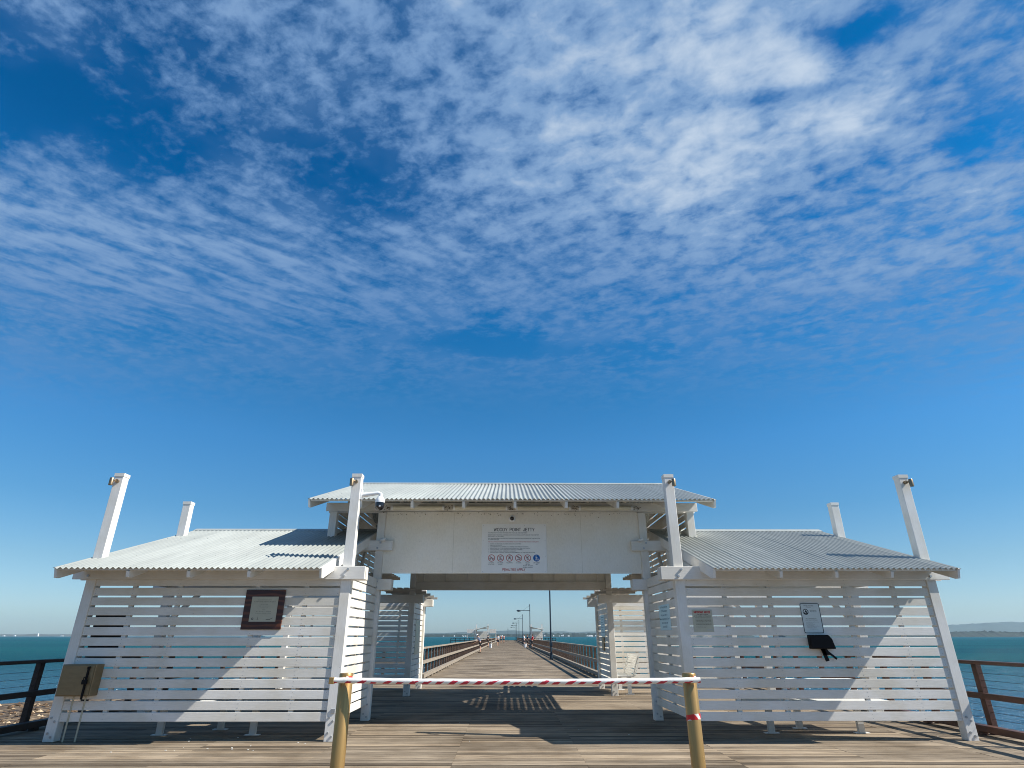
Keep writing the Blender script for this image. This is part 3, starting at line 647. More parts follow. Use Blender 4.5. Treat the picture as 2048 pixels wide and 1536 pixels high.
# ---------------------------------------------------------------- lettering
def text_mesh(s, cx, z, h, w=None, bold=.0, align='c'):
    cu = bpy.data.curves.new('t', 'FONT'); cu.body = s; cu.size = 1; cu.offset = bold; cu.extrude = 0; cu.resolution_u = 2
    ob = bpy.data.objects.new('t', cu); COL.objects.link(ob); dg = bpy.context.evaluated_depsgraph_get(); dg.update()
    me = bpy.data.meshes.new_from_object(ob.evaluated_get(dg)); vs = [v.co.copy() for v in me.vertices]; fs = [tuple(p.vertices) for p in me.polygons]
    bpy.data.objects.remove(ob); bpy.data.curves.remove(cu); bpy.data.meshes.remove(me)
    x0 = min(v.x for v in vs); x1 = max(v.x for v in vs)
    sy = h/.73; sx = sy if w is None else w/(x1-x0)
    ox = {'c': cx-(x0+x1)/2*sx, 'l': cx-x0*sx}[align]
    return [(ox+v.x*sx, 0, z+v.y*sy) for v in vs], fs
def lettering(items, name, m, parent, y):
    b = MB()
    for it in items:
        vs, fs = text_mesh(*it[:4], **(it[4] if len(it) > 4 else {})); b.add([(v[0], y, v[2]) for v in vs], fs)
    me = bpy.data.meshes.new(name); me.from_pydata(b.v, [], b.f); me.materials.append(m)
    o = bpy.data.objects.new(name, me); COL.objects.link(o); o.parent = parent; return o
GL = {'W': [[(0,1),(.22,0),(.5,.85),(.78,0),(1,1)]], 'O': [[(.3,0),(0,.2),(0,.8),(.3,1),(.7,1),(1,.8),(1,.2),(.7,0),(.3,0)]], 'D': [[(0,0),(0,1),(.65,1),(1,.75),(1,.25),(.65,0),(0,0)]],
 'Y': [[(0,1),(.5,.45),(1,1)],[(.5,.45),(.5,0)]], 'P': [[(0,0),(0,1),(.8,1),(1,.85),(1,.6),(.8,.45),(0,.45)]], 'I': [[(.5,0),(.5,1)]], 'N': [[(0,0),(0,1),(1,0),(1,1)]], 'T': [[(0,1),(1,1)],[(.5,1),(.5,0)]],
 'J': [[(1,1),(1,.2),(.75,0),(.25,0),(0,.2),(0,.3)]], 'E': [[(1,0),(0,0),(0,1),(1,1)],[(0,.52),(.85,.52)]], 'A': [[(0,0),(.5,1),(1,0)],[(.2,.35),(.8,.35)]], 'L': [[(0,1),(0,0),(1,0)]], 'S': [[(1,.85),(.75,1),(.25,1),(0,.8),(.05,.58),(.95,.42),(1,.2),(.75,0),(.25,0),(0,.15)]],
 'M': [[(0,0),(0,1),(.5,.35),(1,1),(1,0)]], 'R': [[(0,0),(0,1),(.8,1),(1,.85),(1,.62),(.8,.48),(0,.48)],[(.5,.48),(1,0)]], 'C': [[(1,.8),(.7,1),(.3,1),(0,.8),(0,.2),(.3,0),(.7,0),(1,.2)]]}
def block_text(txt, x0, x1, z, h, w, y, name, m, parent):
    b = MB(); ws = {' ': .6, 'I': .3, 'O': 1.1, 'D': 1.05, 'J': .8, 'T': .85, 'E': .85, 'W': 1.4, 'M': 1.25}; gap = .48; tw = sum(ws.get(c, 1)+gap for c in txt)-gap; k = (x1-x0)/tw; x = x0; j = 0
    for c in txt:
        cw = ws.get(c, 1)*k
        for pl_ in GL.get(c, []):
            for (ax, az), (bx, bz_) in zip(pl_, pl_[1:]):
                a = Vector((x+ax*cw, 0, z+az*h)); e = Vector((x+bx*cw, 0, z+bz_*h)); d = (e-a).normalized()*w*.35; a -= d; e += d
                stroke(b, a.x, a.z, e.x, e.z, w, y-j*.00002); j += 1
        x += cw+gap*k
    return b.build(name, m, parent)
def ring(b, cx, cz, r0, r1, y, th=.0015, n=28):
    vs = []; 
    for k in range(n):
        t = 2*math.pi*k/n; c, s = math.cos(t), math.sin(t)
        vs += [(cx+c*r0, y, cz+s*r0), (cx+c*r1, y, cz+s*r1)]
    b.add(vs, [(2*k, 2*k+1, (2*k+3) % (2*n), (2*k+2) % (2*n)) for k in range(n)])
def disc(b, cx, cz, r, y, n=28):
    b.add([(cx+math.cos(2*math.pi*k/n)*r, y, cz+math.sin(2*math.pi*k/n)*r) for k in range(n)], [tuple(range(n))])
def stroke(b, x0, z0, x1, z1, w, y):
    d = Vector((x1-x0, 0, z1-z0)); n = Vector((-d.z, 0, d.x)).normalized()*w/2
    b.add([(x0-n.x, y, z0-n.z), (x0+n.x, y, z0+n.z), (x1+n.x, y, z1+n.z), (x1-n.x, y, z1-n.z)], [(0, 1, 2, 3)])
# main sign; local frame: x right, z up, origin lower-left corner
SW, SH = 1.40, 1.03
sg = thing('rules_sign', 'white rules sign with black heading and round pictograms on the gateway panel', 'sign', (-.655, Y2-.0395, 2.725))
b = MB(); b.box(0, SW, -.002, .002, 0, SH); b.build('sign_board', M['sign'], sg)
U = lambda zx: (zx-165)/1690*SW
V = lambda zy: (1450-zy)/1290*SH
YF = -.0032
def ln(s, zx0, zx1, zy, zh=24): return (s, U(zx0), V(zy+zh/2), zh/1290*SH, dict(w=(zx1-zx0)/1690*SW, align='l', bold=.012))
block_text("WOODY POINT JETTY", U(480), U(1540), V(350), 80/1290*SH, .0098, YF, 'heading', M['ink'], sg)
block_text("PENALTIES APPLY", U(712), U(1290), V(1382), 54/1290*SH, .0072, YF, 'red_footer', M['inkred'], sg)
blk = [
 ln("THIS PRECINCT HAS BEEN PROVIDED FOR YOUR USE AND ENJOYMENT.", 330, 1362, 398),
 ln("MORETON BAY REGIONAL COUNCIL HAS IN PLACE LOCAL LAWS TO ENSURE THE COMFORT", 330, 1660, 453), ln("AND SAFETY OF ALL USERS.", 330, 740, 490),
 ln("ALL PERSONS USING THIS PRECINCT SHOULD EXERCISE CAUTION AND USE THE FACILITIES", 330, 1690, 545), ln("AT THEIR OWN RISK.", 330, 620, 580),
 ln("1  RIDING OF BICYCLES, SKATEBOARDS OR SCOOTERS", 345, 1190, 690, 22), ln("2  JUMPING OR DIVING", 345, 685, 726, 22), ln("3  CAST NETTING  9am SUNSET - 9am SUNSET AND PUBLIC HOLIDAYS", 345, 1380, 766, 22),
 ln("4  DEPOSITING OF LITTER, RUBBISH INCLUDING BAIT AND FISH WASTE", 345, 1420, 805, 22), ln("5  TYING A VESSEL ONTO THE JETTY WITHOUT A PERMIT", 345, 1225, 843, 22), ln("6  DRINKING ALCOHOL, INDECENT CONDUCT", 345, 1050, 879, 22),
 ln("7  OBSTRUCTING COUNCIL OFFICER IN PERFORMANCE OF THE OFFICERS DUTIES", 345, 1555, 917, 22)]
for s, zx, zy, w in (("NO RIDING", 420, 1184, 130), ("OF BICYCLES", 420, 1220, 155), ("NO SKATE", 655, 1184, 145), ("BOARDS", 655, 1220, 100), ("NO JUMPING", 888, 1184, 155), ("NO DIVING", 1124, 1184, 130), ("NO CAST", 1358, 1184, 105), ("NETTING", 1358, 1220, 105), ("9am SAT - 9am SUN", 1362, 1256, 245), ("& PUBLIC HOLIDAYS", 1362, 1296, 250), ("USE RUBBISH", 1590, 1184, 165), ("BIN", 1590, 1220, 50)):
    blk.append((s, U(zx), V(zy+11), 22/1290*SH, dict(w=w/1690*SW, bold=.015)))
lettering(blk, 'lettering', M['ink'], sg, YF)
lettering([ln("THE FOLLOWING ACTIVITIES ARE PROHIBITED ON ANY PART OF THE WOODY POINT JETTY", 330, 1650, 636)], 'red_lettering', M['inkred'], sg, YF)
red = MB(); bk = MB(); R_ = 88/1690*SW
for k, zx in enumerate((424, 656, 890, 1124, 1356)):
    cx, cz = U(zx), V(1060); ring(red, cx, cz, R_*.84, R_, YF-.0004)
    a = R_*.66
    def S_(x0, z0, x1, z1, w): stroke(bk, cx+x0*R_, cz+z0*R_, cx+x1*R_, cz+z1*R_, w*R_, YF)
    if k == 0: ring(bk, cx-.38*R_, cz-.2*R_, .18*R_, .27*R_, YF, n=12); ring(bk, cx+.36*R_, cz-.2*R_, .18*R_, .27*R_, YF, n=12); S_(-.38, -.2, 0, .2, .1); S_(0, .2, .36, -.2, .1); S_(0, .2, -.2, .35, .1)
    if k == 1: S_(-.5, -.35, .5, -.35, .14); S_(-.1, -.3, -.2, .1, .16); S_(-.2, .1, .15, .45, .16); disc(bk, cx+.25*R_, cz+.55*R_, .12*R_, YF, 10)
    if k == 2: S_(-.5, -.4, 0, 0, .18); S_(0, 0, .1, .45, .22); S_(0, 0, .4, -.3, .16); S_(.1, .4, .5, .1, .12); disc(bk, cx+.15*R_, cz+.62*R_, .13*R_, YF, 10)
    if k == 3: S_(-.3, .5, .3, .1, .2); S_(.3, .1, .5, -.2, .14); S_(-.5, -.4, .5, -.4, .12); disc(bk, cx+.55*R_, cz-.0*R_, .12*R_, YF, 10)
    if k == 4: S_(.1, -.5, .15, .1, .2); S_(.15, .1, -.3, .35, .12); S_(-.5, -.4, -.3, .35, .06); S_(-.1, -.5, -.3, .35, .06); disc(bk, cx+.18*R_, cz+.4*R_, .15*R_, YF, 10)
    stroke(red, cx-a, cz+a, cx+a, cz-a, R_*.13, YF-.0008)
red.build('prohibition_rings', M['inkred'], sg); bk.build('pictograms', M['ink'], sg)
b = MB(); cx, cz = U(1588), V(1060); disc(b, cx, cz, R_, YF); b.build('blue_disc', M['inkblue'], sg)
b = MB(); q = lambda *p: stroke(b, cx+p[0]*R_, cz+p[1]*R_, cx+p[2]*R_, cz+p[3]*R_, p[4]*R_, YF-.0004)
q(-.25, -.65, -.1, -.1, .16); q(-.1, -.65, -.05, -.1, .14); q(-.08, -.1, -.15, .35, .26); q(-.1, .3, .3, .05, .12); disc(b, cx-.12*R_, cz+.58*R_, .15*R_, YF-.0004, 12); q(.2, -.6, .25, -.15, .08); q(.6, -.6, .6, -.15, .08); q(.2, -.6, .6, -.6, .08)
b.build('white_figure', M['sign'], sg)
b = MB()
for x in (.03, .5, .93, 1.37):
    for z in (.03, 1.0): b.tube((x, YF-.003, z), (x, 0, z), .006, n=8)
for z in (.35, .68):
    for x in (.03, 1.37): b.tube((x, YF-.003, z), (x, 0, z), .006, n=8)
b.build('rivets', M['bolt'], sg)

# timber memorial plaque on the left wall
WY = Y1-PH+.03-.0115     # outer face of the front slats
pl = thing('memorial_plaque', 'varnished dark timber plaque with a metal plate on the left slatted wall', 'plaque', (-4.50, WY-.002, 1.60))
b = MB(); b.box(0, .66, -.03, 0, 0, .62); b.build('timber_board', M['plaque'], pl, bevel=.006)
b = MB(); b.box(.12, .56, -.036, -.030, .12, .51); b.build('metal_plate', M['plate'], pl)
T = [("WOODY POINT JETTY", .34, .452, .013, dict(w=.235)), ("& CREMORNE THEATRE PROJECT", .34, .422, .014, dict(w=.36))]
for i, (s, w) in enumerate((("OFFICIALLY OPENED", .13), ("BY THE MAYOR", .15), ("COUNCILLOR", .14), ("ON", .05), ("23 MAY 2009", .25), ("MORETON BAY REGIONAL COUNCIL", .26))): T.append((s, .34, .385-i*.028, .009, dict(w=w)))
lettering(T, 'lettering', M['inkgrey'], pl, -.0368)
b = MB(); ring(b, .175, .165, .008, .018, -.037, n=14); stroke(b, .26, .15, .26, .185, .006, -.037); stroke(b, .235, .148, .285, .148, .004, -.037); stroke(b, .40, .155, .47, .155, .008, -.037); stroke(b, .46, .155, .51, .178, .007, -.037); b.build('emblems', M['inkgrey'], pl)

# notices on the right wall
n1_ = thing('surveillance_notice', 'small grey notice headed IMPORTANT NOTICE in red near the right inner post', 'sign', (3.0, WY-.002, 1.565))
b = MB(); b.box(0, .335, -.003, 0, 0, .345); b.build('sign_board', M['plate'], n1_)
block_text("IMPORTANT NOTICE", .03, .305, .290, .028, .0065, -.004, 'red_lettering', M['inkred'], n1_)
T = [("THIS AREA IS UNDER", .17, .263, .013, dict(w=.19, bold=.02)), ("24 HR CAMERA SURVEILLANCE", .168, .238, .014, dict(w=.28, bold=.02))]
for i, s in enumerate(("In the interests of public safety and security this area is", "monitored and recorded by closed circuit television cameras.", "All footage is the property of the Council and may be used", "as evidence in the investigation of any offence committed", "within this precinct. Offenders will be prosecuted. Images", "are retained and may be given to the Police Service")): T.append((s, .045, .215-i*.021, .011, dict(w=.26, align='l', bold=.015)))
T.append(("For further information contact", .045, .07, .011, dict(w=.16, align='l', bold=.01)))
lettering(T, 'lettering', M['ink'], n1_, -.004)
b = MB(); stroke(b, .22, .03, .28, .03, .012, -.004); stroke(b, .28, .03, .32, .045, .008, -.004)
for x in (.02, .315):
    for z in (.02, .325): b.tube((x, -.006, z), (x, 0, z), .006, n=8)
b.build('rivets', M['bolt'], n1_)
def rrect(x0, x1, z0, z1, r, y, n=6):
    pts = []
    for cx, cz, a in ((x1-r, z1-r, 0), (x0+r, z1-r, 90), (x0+r, z0+r, 180), (x1-r, z0+r, 270)):
        for k in range(n+1): t = math.radians(a+90*k/n); pts.append((cx+r*math.cos(t), y, cz+r*math.sin(t)))
    return pts
n2_ = thing('jetty_notice', 'grey rounded notice with black border and round symbol on the right slatted wall', 'sign', (4.83, WY-.002, 1.54))
b = MB(); b.prism(rrect(0, .335, 0, .475, .03, -.004), (0, .004, 0)); b.build('sign_board', M['signalu'], n2_)
o_ = rrect(.005, .330, .005, .470, .028, -.0048); i_ = rrect(.015, .320, .015, .460, .02, -.0048); k = len(o_)
b = MB(); b.add(o_+i_, [(i, (i+1) % k, k+(i+1) % k, k+i) for i in range(k)]); b.build('border', M['ink'], n2_)
T = [("Woody Point Jetty", .15, .425, .015, dict(w=.165, bold=.02)), ("Notice", .15, .405, .014, dict(w=.08, bold=.02)), ("Shared pathway", .215, .355, .013, dict(w=.11, bold=.02, align='c')), ("Please take care", .215, .332, .013, dict(w=.11, bold=.02)),
     ("This is a shared fishing area", .155, .225, .013, dict(w=.18, bold=.015)), ("please respect others space", .16, .203, .013, dict(w=.2, bold=.015)), ("For information phone Council", .175, .065, .010, dict(w=.13, bold=.01))]
for i, s in enumerate(("No overhead casting of lines from the jetty", "Take all litter with you", "No cleaning of fish on seats", "Keep walkway clear", "Children must be supervised at all times", "Penalties apply for damage")): T.append((s, .06, .172-i*.0155, .0095, dict(w=[.21,.11,.14,.12,.21,.16][i], align='l', bold=.01)))
lettering(T, 'lettering', M['inkgrey'], n2_, -.0048)
b = MB(); ring(b, .085, .335, .036, .047, -.0048); stroke(b, .06, .31, .088, .352, .012, -.005); stroke(b, .088, .352, .108, .312, .018, -.005); stroke(b, .09, .33, .09, .36, .016, -.005); stroke(b, .055, .312, .115, .308, .012, -.005); b.build('pictogram', M['ink'], n2_)
n3_ = thing('blue_notice', 'pale blue notice on the passage side of the right shelter', 'sign', (A-.0175-.002, 12.06, 1.60), math.radians(-90))
b = MB(); b.box(0, .80, -.003, 0, 0, .44); b.build('sign_board', M['signblue'], n3_)
T = [(s, .38, .385-i*.068, .034, dict(w=w, bold=.012)) for i, (s, w) in enumerate((("Our Woody Point Jetty", .52), ("CCTV surveillance", .44), ("for your safety is", .46), ("Moreton Bay Regional Council", .70), ("Call 24 hours a day", .44), ("07 3205 0555", .30)))]
lettering(T, 'lettering', M['inkteal'], n3_, -.004)
n4_ = thing('notice_board', 'grey notice board on the passage side of the right back shelter', 'sign', (A-.0175-.002, 19.9, 1.15), math.radians(-90))
b = MB(); b.box(.15, .95, -.004, 0, .35, .95); b.build('sign_board', M['signblue'], n4_); b = MB(); b.box(.35, .75, -.03, -.001, -.05, .32); b.build('leaflet_box', M['boxmetal'], n4_)
b = MB()
for k in range(7): stroke(b, .25, .88-k*.07, .85-.12*(k % 3), .88-k*.07, .014, -.0048)
b.build('lettering', M['inkteal'], n4_)
n5_ = thing('information_sign', 'grey information sign on the passage side of the left back shelter', 'sign', (-A+.0175+.002, 18.9, 1.0), math.radians(90))
b = MB(); b.box(0, .9, -.004, 0, 0, .95); b.build('sign_board', M['plate'], n5_)

# black folded fishing-line bin bracket below the right notice
fb = thing('folded_bracket', 'black folded bag hanging below the rounded notice on the right wall', 'bag', (4.86, WY-.004, 1.12))
b = MB(); b.prism([(0, -.11, .19), (0, -.11, .40), (.31, -.11, .40), (.36, -.11, .34), (.39, -.11, .22), (.40, -.11, .19)], (0, .11, 0)); b.build('flap', M['black'], fb, bevel=.01)
b = MB(); b.bar((.19, -.06, .20), (.24, -.06, .01), .02, .055, (1, 0, 0)); b.bar((.22, -.05, .19), (.40, -.05, .04), .016, .03, (1, 0, 0)); b.prism([(.16, -.07, .19), (.26, -.07, .19), (.30, -.07, .10), (.20, -.07, .10)], (0, .02, 0)); b.build('strap', M['black'], fb)

# steel power box on the left outer post
pb = thing('power_box', 'weathered steel box with a padlocked bar beside the left outer post', 'electrical box', (-7.12, WY-.002, .64))
b = MB(); b.box(0, .53, -.20, 0, 0, .45); b.build('cabinet', M['boxmetal'], pb, bevel=.006)
b = MB(); b.box(.02, .51, -.212, -.2005, .015, .435); b.build('door', M['boxmetal'], pb, bevel=.004)
b = MB(); b.box(.42, .445, -.235, -.213, -.04, .42); b.box(.415, .45, -.24, -.213, .39, .42); b.build('bar', M['black'], pb)
b = MB(); b.box(.395, .47, -.265, -.236, .17, .235); b.tube((.41, -.25, .235), (.41, -.25, .27), .007, n=8); b.tube((.455, -.25, .235), (.455, -.25, .27), .007, n=8); b.tube((.405, -.25, .27), (.46, -.25, .27), .007, n=8); b.build('padlock', M['black'], pb, bevel=.004)
b = MB(); b.tube((.17, -.0, -.64), (.17, .0, .0), .013, n=10); b.build('conduit', M['plate'], pb)
b = MB(); b.tube((.36, -.0, -.64), (.36, .0, .0), .013, n=10); b.build('conduit', M['plate'], pb)

# spotlights on the four front posts
def spot(s, px_, label, look):
    t = thing('spotlight', label, 'spotlight', (px_, Y1-PH, H-.17), group='bronze spotlights on the front posts')
    b = MB(); b.tube((0, 0, .03), (0, -.05, .03), .03, n=12); b.tube((0, -.03, .03), (look*.055, -.075, .03), .014, n=8); b.build('bracket', M['brass'], t, smooth=True)
    b = MB(); b.lathe([(.030, -.075), (.036, -.07), (.036, .05), (.030, .06), (.008, .06)], (look*.06, -.085, .015), 16); b.build('lamp_body', M['brass'], t, smooth=True)
spot(-1, -B, 'bronze spotlight on the leftmost tall post', -1)
spot(-1, -A, 'bronze spotlight on the post carrying the dome camera', -1)
spot(1, A, 'bronze spotlight on the tall post right of the gateway', 1)
spot(1, B, 'bronze spotlight on the rightmost tall post', 1)

# dome camera on the left inner post
dc = thing('dome_camera', 'white arm with black dome camera on the tall post left of the gateway', 'security camera', (-A+PH, Y1, 3.86))
b = MB(); b.box(0, .025, -.06, .06, -.09, .09)
b.tube((.02, 0, -.01), (.32, 0, .03), .042, .032, n=14); b.tube((.32, 0, .03), (.36, 0, .01), .032, n=14); b.tube((.36, 0, .02), (.36, 0, -.07), .034, n=14); b.build('arm', M['whiteplastic'], dc, smooth=True)
b = MB(); b.lathe([(.04, -.03), (.055, -.05), (.078, -.085), (.086, -.13), (.086, -.145), (.02, -.145)], (.36, 0, 0), 24); b.build('housing', M['whiteplastic'], dc, smooth=True)
b = MB(); b.lathe([(.082, -.146), (.082, -.20)]+[(.082*math.cos(math.radians(a)), -.20-.085*math.sin(math.radians(a))) for a in range(12, 90, 12)]+[(.004, -.285)], (.36, 0, 0), 24); b.build('dome', M['blackglass'], dc, smooth=True)
b = MB(); b.tube((.375, -.065, -.215), (.38, -.088, -.225), .017, n=12); b.build('lens', M['whiteplastic'], dc, smooth=True)
pc = thing('eyeball_camera', 'round white camera with black eye above the rules sign', 'security camera', (0, Y2-.0355, 3.87))
b = MB(); b.lathe([(.075, 0), (.075, .02), (.062, .035), (.045, .04)], (0, 0, 0), 24, (0, -1, 0)); b.build('base', M['whiteplastic'], pc, smooth=True)
b = MB(); b.lathe([(.046, .035), (.04, .06), (.025, .078), (.004, .083)], (0, 0, 0), 20, (0, -1, 0)); b.build('eye', M['blackglass'], pc, smooth=True)
cs = thing('clip_light', 'small white swivel light clipped on the left high gateway beam', 'light fitting', (-2.76, Y2-.135, 3.385))
b = MB(); b.tube((0, -.02, -.02), (0, -.06, .0), .02, n=10); b.tube((-.05, -.06, .0), (.05, -.08, .02), .03, .036, n=12); b.build('lamp_body', M['seat'], cs, smooth=True)
cs2 = copy_tree(cs); cs2.location.x = 2.76; cs2['label'] = 'small white swivel light clipped on the right high gateway beam'

# socket plate on the foot of the left inner post
o = MB().box(-.03, .03, -.012, 0, -.03, .03).build('cover_plate', M['bolt']); o.location = (-A+.02, Y1-PH, .42); tag(o, 'small square metal cover plate low on the left inner post', 'cover plate')

# ---------------------------------------------------------------- bollards and barrier bar
def bollard(x, y, h, label):
    t = thing('bollard', label, 'bollard', (x, y, 0), group='steel bollards holding the barrier bar')
    b = MB(); b.lathe([(.062, 0), (.062, h-.012), (.056, h-.002), (.02, h)], (0, 0, 0), 32); b.build('post', M['steel'], t, smooth=True)
    b = MB(); b.lathe([(.11, 0), (.11, .012), (.062, .016)], (0, 0, 0), 24); b.build('base_plate', M['steel'], t)
    return t
bl = bollard(-1.575, 6.0, 1.19, 'steel bollard holding the left end of the barrier bar')
br = bollard(1.58, 6.0, 1.19, 'steel bollard with a red tape band at the right end of the barrier bar')
def tapemat():
    m = bpy.data.materials.new('hazard_tape'); m.use_nodes = True; t = m.node_tree; n = t.nodes; l = t.links; b = n['Principled BSDF']
    tcx = n.new('ShaderNodeTexCoord'); sp = n.new('ShaderNodeSeparateXYZ'); l.new(tcx.outputs['Object'], sp.inputs[0])
    def mth(op, a, bb):
        x = n.new('ShaderNodeMath'); x.operation = op
        for i, v in enumerate((a, bb)):
            if isinstance(v, (int, float)): x.inputs[i].default_value = v
            else: l.new(v, x.inputs[i])
        return x.outputs[0]
    ns = n.new('ShaderNodeTexNoise'); l.new(tcx.outputs['Object'], ns.inputs[0]); ns.inputs['Scale'].default_value = 9; ns.inputs['Detail'].default_value = 5
    wob = mth('MULTIPLY', mth('SUBTRACT', ns.outputs[0], .5), .05)
    u = mth('ADD', mth('SUBTRACT', sp.outputs[0], mth('MULTIPLY', sp.outputs[2], 1.5)), wob)
    fr = mth('FRACT', mth('DIVIDE', u, .118), 0)
    st = mth('LESS_THAN', fr, .50)
    low = mth('LESS_THAN', mth('ADD', sp.outputs[2], mth('MULTIPLY', mth('SUBTRACT', ns.outputs[0], .5), .06)), -.0085)
    k = mth('MULTIPLY', st, low)
    mx = n.new('ShaderNodeMix'); mx.data_type = 'RGBA'; l.new(k, mx.inputs[0]); mx.inputs[6].default_value = (.82,.80,.75,1); mx.inputs[7].default_value = (.55,.03,.06,1)
    l.new(mx.outputs[2], b.inputs['Base Color']); b.inputs['Roughness'].default_value = .4
    bp = n.new('ShaderNodeBump'); bp.inputs['Strength'].default_value = .5; bp.inputs['Distance'].default_value = .01; l.new(ns.outputs[0], bp.inputs['Height']); l.new(bp.outputs[0], b.inputs['Normal'])
    return m
M['tape'] = tapemat()
bb = thing('barrier_bar', 'white barrier bar wrapped in red and white tape across the entrance', 'barrier', (0, 6.0-.062-.03, 1.135))
b = MB(); n_ = 60; prev = None; rg = random.Random(2)
seg = 20; vs = []; fs = []
for i in range(n_+1):
    x = -1.68+3.33*i/n_; sag = -.014*math.sin(math.pi*i/n_)+rg.uniform(-.0012, .0012); r = .0225+rg.uniform(0, .0015)
    for k in range(seg):
        t = 2*math.pi*k/seg; vs.append((x, r*math.cos(t), sag+r*math.sin(t)))
for i in range(n_):
    for k in range(seg): j = (k+1) % seg; fs.append((i*seg+k, i*seg+j, (i+1)*seg+j, (i+1)*seg+k))
fs += [tuple(range(seg-1, -1, -1)), tuple(range(n_*seg, (n_+1)*seg))]
b.add(vs, fs); b.build('bar', M['tape'], bb, smooth=True)
for x in (-1.575, 1.58): MB().box(x-.015, x+.015, .02, .035, -.04, .04).build('bracket', M['steel'], bb)
MB().box(-1.70, -1.655, -.024, .024, -.03, .024).build('end_cap', M['steel'], bb, bevel=.003)
def band(x, z, tw=.045, nm=''):
    b = MB(); n = 24; vs = []
    for k in range(n):
        t = 2*math.pi*k/n; zz_ = z+.012*math.cos(t+1.0)
        for dz in (-tw/2, tw/2): vs.append((x+.0635*math.cos(t), 6.0+.0635*math.sin(t), zz_+dz))
    b.add(vs, [(2*k, (2*k+2) % (2*n), (2*k+3) % (2*n), 2*k+1) for k in range(n)])
    return b
def tapeband():
    m = bpy.data.materials.new('tape_band'); m.use_nodes = True; t = m.node_tree; n = t.nodes; l = t.links; b = n['Principled BSDF']
    tcx = n.new('ShaderNodeTexCoord'); w = n.new('ShaderNodeTexWave'); w.bands_direction = 'DIAGONAL'; l.new(tcx.outputs['Object'], w.inputs[0]); w.inputs['Scale'].default_value = 5.5
    r = n.new('ShaderNodeValToRGB'); r.color_ramp.interpolation = 'CONSTANT'; r.color_ramp.elements[0].color = (.62,.015,.02,1); r.color_ramp.elements[1].position = .6; r.color_ramp.elements[1].color = (.8,.78,.74,1)
    l.new(w.outputs[0], r.inputs[0]); l.new(r.outputs[0], b.inputs['Base Color']); b.inputs['Roughness'].default_value = .4; return m
M['tapeband'] = tapeband()
for par, x, z in ((bl, -1.575, 1.13), (br, 1.58, 1.13), (br, 1.58, .83)):
    o = band(x, z).build('tape_band', M['tapeband'], None, smooth=True); o.parent = par; o.location = (-par.location.x, -par.location.y, 0)

# ---------------------------------------------------------------- side railings of the landing
def landing_rail(x, y0, y1, ph0, sp, m, label):
    t = thing('cable_railing', label, 'railing', (x, 0, 0)); s = 1 if x > 0 else -1
    b = MB(); b.box(-.07, .07, y0, y1, 1.06, 1.115); b.build('top_rail', m, t, bevel=.006)
    b = MB(); b.box(-.03-s*.0, .03, y0, y1, .53, .62); b.build('mid_rail', m, t, bevel=.006)
    b = MB(); b.box(-.075-s*.12, .075-s*.12, y0, y1, .05, .15); b.build('kerb_rail', m, t, bevel=.006)
    y = ph0
    while y-sp > y0: y -= sp
    while y < y1:
        q = MB(); q.box(s*.031, s*.031+s*.10, y-.055, y+.055, -.25, 1.058) if s > 0 else q.box(-.131, -.031, y-.055, y+.055, -.25, 1.058)
        q.build('post', m, t, bevel=.006)
        k = MB(); k.box(-.05-s*.12, .05-s*.12, y-.06, y+.06, 0, .05); k.build('kerb_block', m, t)
        y += sp
    for z in (.92, .81, .70, .43, .33, .23):
        c = MB(); c.tube((s*.08, y0, z), (s*.08, y1, z), .0035, n=6); c.build('cable', M['cable'], t)
    return t
landing_rail(-8.42, 1.0, YE, 11.72, 1.5, M['rail_dark'], 'near black timber and cable railing along the left deck edge')
landing_rail(7.93, 1.0, YE, 11.15, 1.38, M['rail_brown'], 'red brown timber and cable railing along the right deck edge')
for s, xa, xb in ((-1, XL+.1, JL+.15), (1, JR-.15, XR-.1)):
    t = thing('end_railing', ('timber railing across the deck end behind the left back shelter' if s < 0 else 'timber railing across the deck end behind the right back shelter'), 'railing', (0, YE-.05, 0))
    b = MB(); b.box(xa, xb, -.06, .06, 1.06, 1.115); b.build('top_rail', M['rail_grey'], t); b = MB(); b.box(xa, xb, -.03, .03, .53, .62); b.build('mid_rail', M['rail_grey'], t)
    n = 4
    for i in range(n+1):
        x = xa+(xb-xa)*i/n; q = MB(); q.box(x-.05, x+.05, .031, .13, -.1, 1.058); q.build('post', M['railpost'], t)

# long jetty railings
def jetty_rail(x, label):
    t = thing('jetty_railing', label, 'railing', (x, 0, 0)); s = 1 if x > 0 else -1
    y0, y1 = YE, JEND
    b = MB(); b.box(-.08, .08, y0, y1, 1.045, 1.10); b.build('top_rail', M['rail_grey'], t)
    b = MB(); b.box(-.05-s*.035, .015-s*.035, y0, y1, .50, .62); b.build('mid_rail', M['rail_grey'], t)
    b = MB(); b.box(-.08-s*.16, .08-s*.16, y0, y1, .07, .20); b.build('kerb_rail', M['rail_grey'], t)
    y = y0+.5; k = 0; rest = MB(); blk = MB()
    while y < y1:
        q = MB() if k < 100 else rest
        q.box(s*.022-.05+s*.05, s*.022+.05+s*.05, y-.055, y+.055, -.2, 1.043)
        if k < 100: q.build('post', M['railpost'], t)
        blk.box(-.06-s*.16, .06-s*.16, y-.09, y+.09, 0, .07)
        y += 1.2; k += 1
    o = rest.build('post', M['railpost'], t); o['kind'] = 'stuff'
    o = blk.build('kerb_blocks', M['rail_grey'], t); o['kind'] = 'stuff'
    if True:
        for z in (.95, .82, .71, .4, .3): c = MB(); c.tube((s*.07, y0, z), (s*.07, y1, z), .004, n=5); c.build('cable', M['cable'], t)
jetty_rail(-3.42, 'weathered timber railing along the left side of the long jetty')
jetty_rail(3.70, 'weathered timber railing along the right side of the long jetty')

